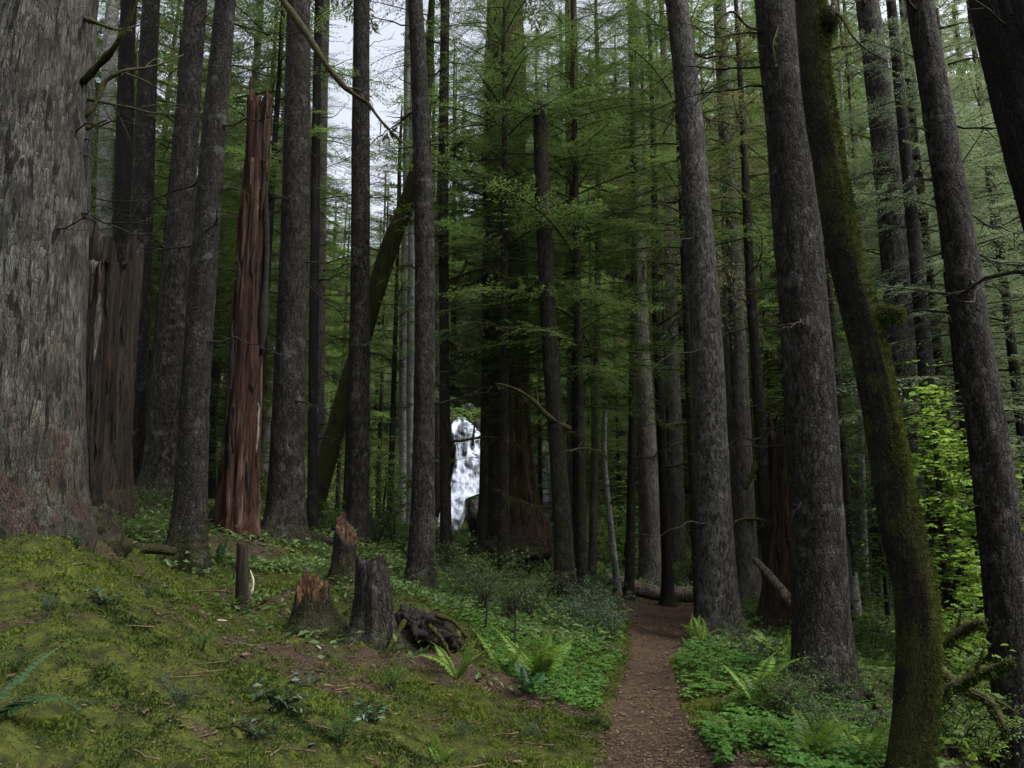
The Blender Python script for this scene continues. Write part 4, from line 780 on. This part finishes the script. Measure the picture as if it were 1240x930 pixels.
SALAL = [shrub_arr(350 + s, .3, .24, 7, 120, .07, .55, .35).mesh('foliage', [M['salal'], M['mosstwig']], False) for s in range(3)]
def plant(name, label, cat, px, d, s, src, seed, group=None, sz=1.0):
    r = np.random.default_rng(seed); x = P(px, 700, d)[0]; o = link(name, src[seed % len(src)], None, (x, d, Hs(x, d) - .03)); o.rotation_euler = (0, 0, r.uniform(0, 6.28)); o.scale = (s, s, s * sz); return tag(o, label, cat, group)
for i, (px, d) in enumerate([(560, 13), (585, 12), (600, 13.6), (615, 11.8), (640, 12.6), (655, 13.5), (575, 15), (630, 15), (665, 16.5), (545, 16)]):
    plant('huckleberry_bush', 'twiggy green huckleberry bush in the thicket between the rotten roots and the snapped-off mossy trunk', 'bush', px, d, [1.0, .85, 1.15, .8][i % 4], SH['shrub'], i, 'huckleberry thicket below the cedar')
for i, (px, d) in enumerate([(700, 13), (715, 12), (728, 13.2), (733, 12.4), (712, 14.4), (704, 15.6), (690, 16.4), (690, 12.2), (715, 16), (742, 11.6)]):
    plant('trailside_bush', 'dense bluish-green leafy bush crowding the trail edge beside the snapped-off mossy trunk', 'bush', px, d, [.8, .7, .9, .75][i % 4], SH['shrub_blue'], i, 'bluish bushes at the trail edge')
for i, (px, d) in enumerate([(905, 10), (925, 9), (952, 8), (985, 7.6), (935, 7.2), (1010, 8.2), (980, 6.4), (1045, 7.2), (890, 11), (1000, 7), (960, 7.2), (1040, 8.5)]):
    plant('low_bush', 'low twiggy bush in the undergrowth at the foot of the great spruce', 'bush', px, d, [.5, .45, .6, .5][i % 4], SH['shrub'], i, 'low bushes round the great spruce')
for i, (px, d) in enumerate([(1180, 9.6), (1150, 10.5), (1210, 10.5), (1190, 12), (1130, 8), (1170, 8), (1225, 12), (1075, 12), (1050, 14), (1160, 14), (1200, 15), (1235, 9.4)]):
    plant('gully_bush', 'light green bush growing down in the gully behind the maple', 'bush', px, d, [.9, .8, 1.1, .7][i % 4], SH['lush'], i, 'bushes in the gully')
for i, (px, d, s) in enumerate([(215, 12, .7), (250, 13, .6), (300, 14.5, .7), (335, 15, .9), (400, 17, 1.0), (455, 17, 1.1), (475, 18, 1.2), (170, 12, .6), (150, 9.8, .4), (440, 19, 1.2), (490, 16, .8), (530, 18, .9)]):
    plant('shade_bush', 'small leafy bush in the shade among the dark trunk feet behind the stumps', 'bush', px, d, s, SH['shrub'] if i % 2 else SH['lush'], i, 'bushes among the dark trunks')
for px, d, s, lb, k in [(352, 4.75, .9, 'dark leathery salal sprig spreading over the moss', 0), (450, 5.1, .8, 'dark leathery salal sprig nearest the bottom middle of the slope', 1), (130, 5.8, .55, 'small blue-green leathery sprig alone on the mossy slope above the bark chunk', 2), (196, 8.0, .5, 'small leathery sprig below the lichen-patched tree', 0), (322, 4.3, .5, 'leathery leaf sprig at the bottom edge of the slope', 2)]:
    plant('salal_sprig', lb, 'plant', px, d, s, SALAL, k)
for i, (px, d) in enumerate([(60, 5.2), (250, 5.6), (90, 6.6), (300, 6.2), (180, 6.6), (480, 6.3), (560, 5.6), (30, 4.4), (230, 4.4), (380, 7.0), (640, 6.2), (420, 4.6)]):
    plant('moss_seedling', 'tiny leafy seedling poking through the moss carpet of the slope', 'plant', px, d, .16 + .05 * (i % 3), SH['herb'] if i % 2 else SH['shrub_blue'], i, 'tiny seedlings on the mossy slope')
for px, d, h, lb in [(588, 10.6, .62, 'small bare-stemmed sapling with a flat leafy top, nearest the rotten roots'), (622, 9.8, .75, 'thin upright sapling standing in the herbs behind the bright fern')]:
    x = P(px, 700, d)[0]; o = thing('sapling', lb, 'sapling', (x, d, Hs(x, d))); G = Geo(); G.tube(catmull([(0, 0, -.05), (.02, 0, h * .5), (.0, .02, h)], 8), np.linspace(.018, .006, 8), 5); link('stem', G.mesh('stem', [M['twig']]), o)
    f = link('foliage', SH['shrub'][1], o, (0, 0, h * .55)); f.scale = (.7, .7, .55)
for i, (px, d, s) in enumerate([(700, 24, 1.5), (735, 25, 1.3), (770, 24.5, 1.1), (690, 27, 1.8), (820, 24.5, 1.3), (850, 25, 1.5), (880, 23.5, 1.3), (760, 27, 1.8), (835, 28, 1.9), (720, 29, 2.0), (900, 27, 1.8), (1040, 18, 1.2), (1060, 21, 1.5), (1020, 22, 1.4)]):
    plant('green_bush', 'fresh green leafy bush beyond the fallen logs at the trail end', 'bush', px, d, s, SH['lush'], i, 'green bushes beyond the logs')
# vine maples with bright leaves
def vine_maple(label, stems, leaf_px, nl, seed, mat=M['maple_leaf'], leaf=.085):
    r = np.random.default_rng(seed); d0 = stems[0][0][0][2]; x = P(stems[0][0][0][0], 700, d0)[0]; o = thing('vine_maple', label, 'tree', (x, d0, Hs(x, d0))); bl = np.array(o.location)
    for st_, w in stems: 
        p = catmull([P(*q) for q in st_], 22) - bl; k = px_m(p[0] + bl); G = Geo(); G.tube(p, np.linspace(w, w * .3, 22) * .5 * k, 6); link('stem', G.mesh('stem', [M['mossy']]), o)
    cen = []
    for (px, py, d, sx, sy, n) in leaf_px:
        for _ in range(int(n * 1.35)): cen.append(P(px + r.normal(0, sx), py + r.normal(0, sy), d + r.normal(0, .5)))
    cen = np.array(cen); B, D, N, L = [], [], [], []; G = Geo()
    for c0 in cen:      # horizontal leaf layers on thin twigs
        a = r.uniform(0, 6.283); tw = np.array([math.cos(a), math.sin(a), -.15]); m = r.integers(5, 11); G.tube(c0 + np.linspace(-.3, .35, 4)[:, None] * tw - bl, [.004, .003, .002, .001], 3, 1)
        for j in range(m):
            b = c0 + tw * r.uniform(-.25, .35) + r.normal(0, .05, 3) * [1, 1, .5]; dd = r.normal(0, 1, 3) * [1, 1, .25] - [0, 0, .3]; nn = np.array([0, 0, 1.]) + r.normal(0, .35, 3); l = leaf * r.uniform(.7, 1.3)
            for off in (-.75, 0, .75):
                ca, sa = math.cos(off), math.sin(off); B.append(b); D.append(np.array([dd[0] * ca - dd[1] * sa, dd[0] * sa + dd[1] * ca, dd[2]])); N.append(nn); L.append(l * (1 if off == 0 else .8))
    L = np.array(L); V, F = leaves(np.array(B) - bl, np.array(D), np.array(N), L, L * .62, .08); G.add(V, (F, 0)); link('foliage', G.mesh('foliage', [mat, M['twig']], False), o); return o
vine_maple('bright lime-green vine maple glowing in the gully behind the bent maple', [([(1150, 800, 11.5), (1146, 700, 11.4), (1138, 600, 11.3), (1130, 500, 11.2)], 16), ([(1152, 800, 11.4), (1160, 700, 11.2), (1185, 650, 11), (1215, 610, 10.8)], 13), ([(1150, 790, 11.4), (1180, 745, 11.2), (1215, 720, 11)], 8)],
    [(1133, 520, 11.6, 14, 28, 42), (1150, 600, 11.4, 26, 30, 70), (1170, 660, 11.2, 30, 34, 80), (1185, 730, 11, 26, 36, 55), (1142, 560, 11.8, 16, 30, 40), (1228, 610, 10.6, 18, 30, 8), (1120, 475, 11.6, 6, 8, 6), (1165, 700, 12.4, 34, 60, 60)], 0, 401)
vine_maple('low lime-green vine maple at the bottom of the gully', [([(1120, 900, 9), (1150, 850, 8.8), (1190, 800, 8.6), (1225, 780, 8.4)], 14), ([(1120, 905, 9), (1165, 900, 8.4), (1205, 870, 8.2), (1230, 868, 8)], 12)],
    [(1190, 830, 9, 34, 36, 40), (1170, 890, 8.6, 34, 24, 40), (1150, 780, 10.4, 26, 30, 34)], 0, 402)
vine_maple('mid-green leafy young maple behind the great spruce', [([(1075, 745, 15), (1070, 690, 15), (1062, 640, 15)], 6)], [(1062, 660, 15, 18, 30, 30), (1070, 620, 15.5, 18, 28, 26), (1050, 700, 15, 18, 20, 24)], 0, 403, M['lush'])
vine_maple('pale leafy shrub at the far trail end behind the crooked pale pole', [([(752, 722, 26), (756, 680, 26), (760, 640, 26)], 6)], [(752, 640, 26.5, 12, 26, 60), (748, 670, 26.5, 18, 22, 60), (735, 660, 27, 14, 22, 30)], 0, 404, M['lush'], .10)
vine_maple('leafy bush lit green between the straight dark trunk and the pale pair', [([(462, 650, 22), (464, 620, 22), (468, 580, 22)], 5)], [(462, 560, 23, 18, 18, 36), (470, 590, 23, 20, 14, 36), (458, 640, 21, 22, 16, 50), (480, 580, 22.5, 10, 14, 20)], 0, 405, M['lush'], .10)
vine_maple('small leafy maple beside the waterfall top', [([(572, 540, 40), (574, 520, 40), (576, 505, 40)], 4)], [(575, 506, 40, 12, 6, 36), (562, 500, 41, 10, 5, 20)], 0, 406, M['lush'], .14)
# sprawling mossy limbs at the bottom of the gully
for i, (pts, lb) in enumerate([([(1112, 850, 6.9), (1150, 832, 6.8), (1190, 812, 6.7), (1226, 800, 6.6)], 'mossy dead limb reaching sideways above the gully floor, upper one'), ([(1128, 800, 8), (1160, 828, 7.7), (1200, 850, 7.4), (1218, 885, 7.2)], 'mossy dead limb sagging down to the gully floor, lower one'), ([(1110, 784, 8.5), (1140, 776, 8.3), (1170, 758, 8.2), (1192, 752, 8.1)], 'thin mossy dead limb between the maple and the vine maple leaves')]):
    o = thing('fallen_limb', lb, 'branch', P(*pts[0])); px_branch(o, pts, 12, 6, M['mosstwig'], 'mossy_branch', mossn=500, seed=40 + i, side=((.4, .35, 40, .1), (.7, .3, -50, 0))); bo = o.children[0]; fuzz(o, bo.data, 6000, .035, M['moss'], 50 + i)
#@@PLANTS_END@@

# ------------------------------------------------------------------ trees on the slope behind
PROTO = []
for k, (mt, rad) in enumerate([('dark', .24), ('greybrown', .27), ('spruce', .22), ('pale', .15), ('mossy', .2)]):
    z = np.linspace(-.6, 24, 70); r0 = np.random.default_rng(k); line = np.stack([np.cumsum(r0.normal(0, .012, 70)), np.cumsum(r0.normal(0, .012, 70)), z], -1)
    V, q, t3 = tube(line, rad * (1 - .8 * np.clip(z / 24, 0, 1)) * (1 + .5 * np.exp(-np.clip(z, 0, 9) / .4)), 14, 1 + .06 * r0.normal(size=(70, 14))); PROTO.append(mesh('trunk', V, [(q, 0), (t3, 0)], [M[mt]]))
LAND = [(-200, 'the edge and the giant trunk'), (60, 'the giant trunk and the hollow grey snag'), (130, 'the hollow grey snag and the red snag'), (300, 'the red snag and the thick flaked trunk'), (352, 'the thick flaked trunk and the straight smooth dark trunk'), (435, 'the straight smooth dark trunk and the furry-footed trunk'), (510, 'the furry-footed trunk and the old cedar'), (612, 'the old cedar and the snapped-off mossy trunk'), (670, 'the snapped-off mossy trunk and the fork-branched black tree'), (800, 'the fork-branched black tree and the trailside tree'), (858, 'the trailside tree and the great spruce'), (985, 'the great spruce and the bent maple'), (1080, 'the bent maple and the gully trunk'), (1200, 'the gully trunk and the corner trunk')]
KINDN = ['dark conifer', 'grey-brown conifer', 'flaky-barked conifer', 'pale-stemmed alder', 'mossy-stemmed hemlock']
FORCED = [(300, 60), (395, 72), (330, 76), (422, 82), (250, 64), (452, 92), (205, 58), (372, 88), (650, 70), (685, 62), (720, 75), (760, 66), (800, 72), (840, 62), (880, 74), (920, 66), (960, 72), (1000, 64), (1050, 70), (1100, 62), (1180, 66), (1230, 60), (740, 88), (860, 90), (980, 86), (520, 60), (546, 67), (570, 59), (600, 65), (628, 58), (588, 76), (552, 84), (1130, 38), (1180, 46), (1232, 33), (1290, 40), (1340, 50), (1070, 56), (1155, 29), (1270, 27)]
r = np.random.default_rng(77); placed = []; tries = 0
used_xy = [(np.array(v[0].location)[0], np.array(v[0].location)[1]) for v in TREES.values()]
while len(placed) < 200 and tries < 14000:
    tries += 1; d = math.exp(r.uniform(math.log(25), math.log(100))); px = r.uniform(-140, 1380); x = P(px, 655, d)[0]
    gap = 372 < px < 500
    if FORCED: px, d = FORCED.pop(0); x = P(px, 655, d)[0]
    if gap and (d < 50 or (not FORCED and r.random() < .25)): continue
    if 500 < px < 640 and d < 56: continue
    if 640 < px < 960 and d < 48: continue
    if d < 40 and r.random() < (.88 if 420 < px < 960 else .5): continue
    if any(math.hypot(x - a, d - b) < (2.0 + .025 * d) for a, b in used_xy): continue
    used_xy.append((x, d)); placed.append((px, x, d))
    j = 0
    while j + 1 < len(LAND) and px > LAND[j + 1][0]: j += 1
    k = int(r.choice(5, p=[.3, .25, .2, .1, .15])); near = 'nearer' if d < 48 else 'distant'
    root = thing('alder_tree' if k == 3 else 'conifer_tree', f'{near} {KINDN[k]} between {LAND[j][1]}', 'tree', (x, d, Hs(x, d)), f'{near} {KINDN[k]}s between {LAND[j][1]}')
    s = r.uniform(.85, 1.25) if px < 510 else r.uniform(.95, 1.4) if not (510 < px < 640 or 58 < d < 91 and len(placed) < 42 and px > 500) else 1.45; root.rotation_euler = (r.normal(0, .012), r.normal(0, .012), r.uniform(0, 6.28)); root.scale = (s, s, s * r.uniform(.9, 1.1))
    if gap: root.scale = (.9, .9, .8)
    link('trunk', PROTO[k], root)
    ci = int(r.integers(4)); ci = 3 if (k == 0 and ci == 0) else ci
    cz = r.uniform(3.5, 7) if not gap else 5
    c = link('crown', CR_BACK[ci], root, (0, 0, cz)); c.scale = (1, 1, (25 - cz) / 19)
# young hemlocks whose sprays fill the space between the trunks
YH = [(655, 33, 1.5, 'needle'), (690, 38, 1.2, 'needle'), (722, 31, 1.6, 'needle'), (752, 36, 1.4, 'needle'), (778, 42, 1.5, 'needle'), (815, 34, 1.6, 'needle'), (842, 40, 1.5, 'needle'), (880, 33, 1.5, 'old'), (905, 38, 1.2, 'needle'), (945, 34, 1.4, 'needle'), (990, 38, 1.4, 'sage'), (1025, 32, 1.2, 'needle'), (1062, 30, 1.2, 'sage'), (1100, 36, 1.5, 'sage'), (455, 34, 1.5, 'needle'), (405, 38, 1.5, 'needle'), (330, 33, 1.5, 'needle'), (262, 30, 1.5, 'needle'), (1290, 20, 1.5, 'sage'), (610, 15.8, 4.9, 'needle'), (705, 16, 4.6, 'needle'), (700, 19.5, 5.0, 'needle'), (845, 17, 7.5, 'needle'), (300, 17, 6.5, 'needle'), (1190, 12.5, 2.6, 'sage'), (1150, 20, 3, 'sage'), (598, 19, 4.6, 'needle'), (705, 18, 4.2, 'needle'), (872, 20, 7, 'old'), (350, 24, 5, 'needle'), (290, 22, 5.5, 'needle'), (165, 19, 5.2, 'needle'), (470, 27, 5, 'needle'), (1032, 17, 6.5, 'old'), (1115, 18, 2.6, 'sage'), (1165, 15, 2.6, 'sage'), (1215, 18, 2.8, 'sage'), (1260, 14, 2.2, 'sage'), (1080, 24, 3.4, 'sage'), (100, 24, 5, 'needle'), (415, 30, 5.5, 'needle'), (230, 30, 5, 'needle'), ]
stem = mesh('trunk', *(lambda v, q, t3: (v, [(q, 0), (t3, 0)]))(*tube(np.stack([np.zeros(20), np.zeros(20), np.linspace(-.4, 15.5, 20)], -1), np.linspace(.12, .03, 20), 10)), [M['mossy']])
for i, (px, d, zb, kd) in enumerate(YH):
    x = P(px, 700, d)[0]; j = 0
    while j + 1 < len(LAND) and px > LAND[j + 1][0]: j += 1
    nm = {'needle': 'fresh green', 'old': 'olive brown', 'sage': 'sage green'}[kd]
    root = thing('hemlock_tree', f'young {nm} hemlock between {LAND[j][1]}', 'tree', (x, d, Hs(x, d)), f'{nm} young hemlocks between {LAND[j][1]}')
    link('trunk', stem, root); src = {'needle': CR_YOUNG, 'sage': CR_SAGE, 'old': CR_OLIVE}[kd]
    c = link('crown', src[i % len(src)], root, (0, 0, zb)); c.rotation_euler = (0, 0, i * 1.3); c.scale = (1.15, 1.15, 1.0) if kd != 'old' else (1.1, 1.1, 2.0)
    if kd == 'old': c2 = link('crown', CR_HIGH[i % 3], root, (0, 0, zb + 8)); c2.scale = (.8, .8, .6)

# ------------------------------------------------------------------ ground cover
def scatter(n, r0, r1, a0=-.66, a1=.66, pw=1.0):
    rad = np.exp(rng.uniform(math.log(r0), math.log(r1), n)) if pw == 1 else r0 + (r1 - r0) * rng.random(n) ** pw
    a = rng.uniform(a0, a1, n); return np.sin(a) * rad, np.cos(a) * rad
def stuff(name, label, V, F, mat): return tag(link(name, mesh(name, V, [(F, 0)], [mat], False)), label, kind='stuff')
x, y = scatter(620000, 2.4, 20); pdv = path_d(x, y); pn = np.stack([x, y, x * 0], -1)
dist0 = np.hypot(x, y); mk = .5 + .9 * fbm(pn * .8, 21) + .5 * fbm(pn * 4, 23) + rng.normal(0, .12, len(x)); hole = fbm(pn * 1.9, 91) + .6 * fbm(pn * 6, 92); keep = (hole < .76 - .25 * np.clip((-x - 1.5) / 3, 0, 1) * np.clip((dist0 - 4) / 3, 0, 1)) & (pdv > .02 + .10 * fbm(pn * 3, 44)) & (mk > .38 - .1 * (np.hypot(x, y) < 7)) & ((x < np.interp(y, PATH[:, 1], PATH[:, 0])) | (pdv < .4) | (rng.random(len(x)) < .25))
x, y = x[keep], y[keep]; n = len(x); b = np.stack([x, y, H(x, y) - .004], -1); d = np.stack([rng.normal(0, .7, n), rng.normal(0, .7, n), np.ones(n)], -1); dist = np.hypot(x, y)
cl = vnoise(np.stack([x, y, x * 0], -1) * 9, 50) + .7 * vnoise(np.stack([x, y, x * 0], -1) * 3.5, 51); L = (.008 + .0019 * dist) * rng.uniform(.6, 1.5, n) * np.clip(1 + .65 * cl, .5, 2.4); V, F = leaves(b, d, unit(n), L, L * .45); stuff('moss', 'yellow-green moss carpet covering the slope', V, F, M['moss'])
# needle litter and chips
x, y = scatter(150000, 2.4, 22); pn = np.stack([x, y, x * 0], -1); k = (path_d(x, y) < .1) | (.5 + .9 * fbm(pn * .8, 21) + .5 * fbm(pn * 4, 23) < .42) | (fbm(pn * 1.9, 91) + .6 * fbm(pn * 6, 92) > .6 - .2 * np.clip((-x - 1.5) / 3, 0, 1)) | (rng.random(len(x)) < .06); x, y = x[k], y[k]; b = np.stack([x, y, H(x, y) + .008 + .012 * (path_d(x, y) < 0)], -1); n = len(x); d = np.stack([rng.normal(0, 1, n), rng.normal(0, 1, n), rng.normal(0, .12, n)], -1); dist = np.hypot(x, y); L = (.012 + .0024 * dist) * rng.uniform(.4, 1.8, n) * np.where(rng.random(n) < .04, 2.2, 1)
V, F = leaves(b, d, np.tile([0, 0, 1.], (n, 1)) + rng.normal(0, .2, (n, 3)), L, L * rng.uniform(.12, .5, n)); TG = Geo(); TG.add(V, (F, 0))
tx, ty = scatter(260, 3, 15); k = (path_d(tx, ty) > -.1)
for a, b2 in zip(tx[k], ty[k]):
    an = rng.uniform(0, 6.28); ln = rng.uniform(.06, .4) * (.6 + b2 / 12); u_ = np.linspace(-.5, .5, 5); q = np.stack([a + u_ * ln * math.cos(an) + rng.normal(0, .01, 5), b2 + u_ * ln * math.sin(an) + rng.normal(0, .01, 5), u_ * 0], -1); q[:, 2] = H(q[:, 0], q[:, 1]).mean() + .018 + u_ * .02; TG.tube(q, np.linspace(.0035, .0015, 5) * rng.uniform(.8, 2.2) * (.6 + b2 / 12), 4, 0)
V, F = TG.arr(); tag(link('forest_litter', mesh('forest_litter', V, F, [M['litter']], False)), 'brown needles, chips, twigs and dead leaves strewn on the ground', kind='stuff')
0 and stuff('forest_litter', 'brown needles, chips and dead leaves strewn on the ground', V, F, M['litter'])
# herbs (trifoliate leaves)
def herbs(x, y, hmin, hmax, size, mat, name, label):
    n = len(x); dist = np.hypot(x, y); z = H(x, y); hh = rng.uniform(hmin, hmax, n); c = np.stack([x, y, z + hh], -1); a = rng.uniform(0, 6.283, n); B, D, N, L = [], [], [], []
    tilt = np.stack([rng.normal(0, .25, n), rng.normal(0, .25, n), np.ones(n)], -1); s = size * rng.uniform(.6, 1.3, n)
    for k in range(3):
        B.append(c); D.append(np.stack([np.cos(a + k * 2.094), np.sin(a + k * 2.094), -.25 * np.ones(n)], -1)); N.append(tilt); L.append(s)
    L = np.concatenate(L); V, F = leaves(np.vstack(B), np.vstack(D), np.vstack(N), L, L * .8, .05); stuff(name, label, V, F, mat)
x, y = scatter(60000, 5, 18); cxp = np.interp(y, PATH[:, 1], PATH[:, 0]); pdv = path_d(x, y); pn = np.stack([x, y, x * 0], -1); nz = fbm(pn * .7, 71) + .5 * fbm(pn * 3, 72)
lf = (x < cxp) & (pdv > .12) & (pdv < .5 + (y - 6.8) * .42) & (y > 7.2) & (y < 14.5) & (nz > -.35); rt = (x > cxp) & (pdv > .04) & (pdv < 2.2) & (y < 13) & (nz > -.3); far = (rng.random(len(x)) < .12) & (pdv > .2) & (nz > .1) & (y > 10)
k = lf | rt | far; herbs(x[k], y[k], .03, .12, .042, M['herb'], 'herb_leaves', 'fresh green clover-like herbs carpeting both trail edges')
# undergrowth farther off
x, y = scatter(85000, 11, 110, -.68, .68); pdv = path_d(x, y); pn = np.stack([x, y, x * 0], -1); nz = fbm(pn * .25, 75) + .6 * fbm(pn * .9, 76); k = (pdv > .5) & (nz > -.25) & ~((np.abs(x - px_c(555, 44) * y / 44) < .035 * y) & (y > 36) & (y < 50)); x, y, nz = x[k], y[k], nz[k]
for rt_, cr_ in TREES.values():
    bx, by, _z = rt_.location; q = int(40 + 25 * rng.random())
    if by > 26 or by < 5.5 or rt_['label'].startswith('giant'): continue
    a_ = rng.uniform(0, 6.283, q); ra_ = cr_[1][2] * 1.2 + rng.exponential(.28, q); x = np.r_[x, bx + np.cos(a_) * ra_]; y = np.r_[y, by + np.sin(a_) * ra_]; nz = np.r_[nz, rng.uniform(-.15, .35, q)]
k = path_d(x, y) > .05; x, y, nz = x[k], y[k], nz[k]
n = len(x); dist = np.hypot(x, y)
m = 4; xx = np.repeat(x, m); yy = np.repeat(y, m); hh = np.repeat(np.clip(.12 + .5 * nz, .05, 1.0), m) * rng.random(n * m) * np.clip(np.repeat(dist, m) / 22, .6, 1.8); sp_ = np.repeat(.10 + .006 * dist, m)
b = np.stack([xx + rng.normal(0, 1, n * m) * sp_, yy + rng.normal(0, 1, n * m) * sp_, np.repeat(H(x, y), m) + hh], -1); d = rng.normal(0, 1, (n * m, 3)); d[:, 2] = d[:, 2] * .4; L = np.repeat(.045 + .0042 * dist, m) * rng.uniform(.6, 1.4, n * m)
V, F = leaves(b, d, np.tile([0, 0, 1.], (n * m, 1)) + rng.normal(0, .5, (n * m, 3)), L, L * .5, .1); stuff('undergrowth', 'shaggy green undergrowth on the forest floor beyond the stumps', V, F, M['under'])
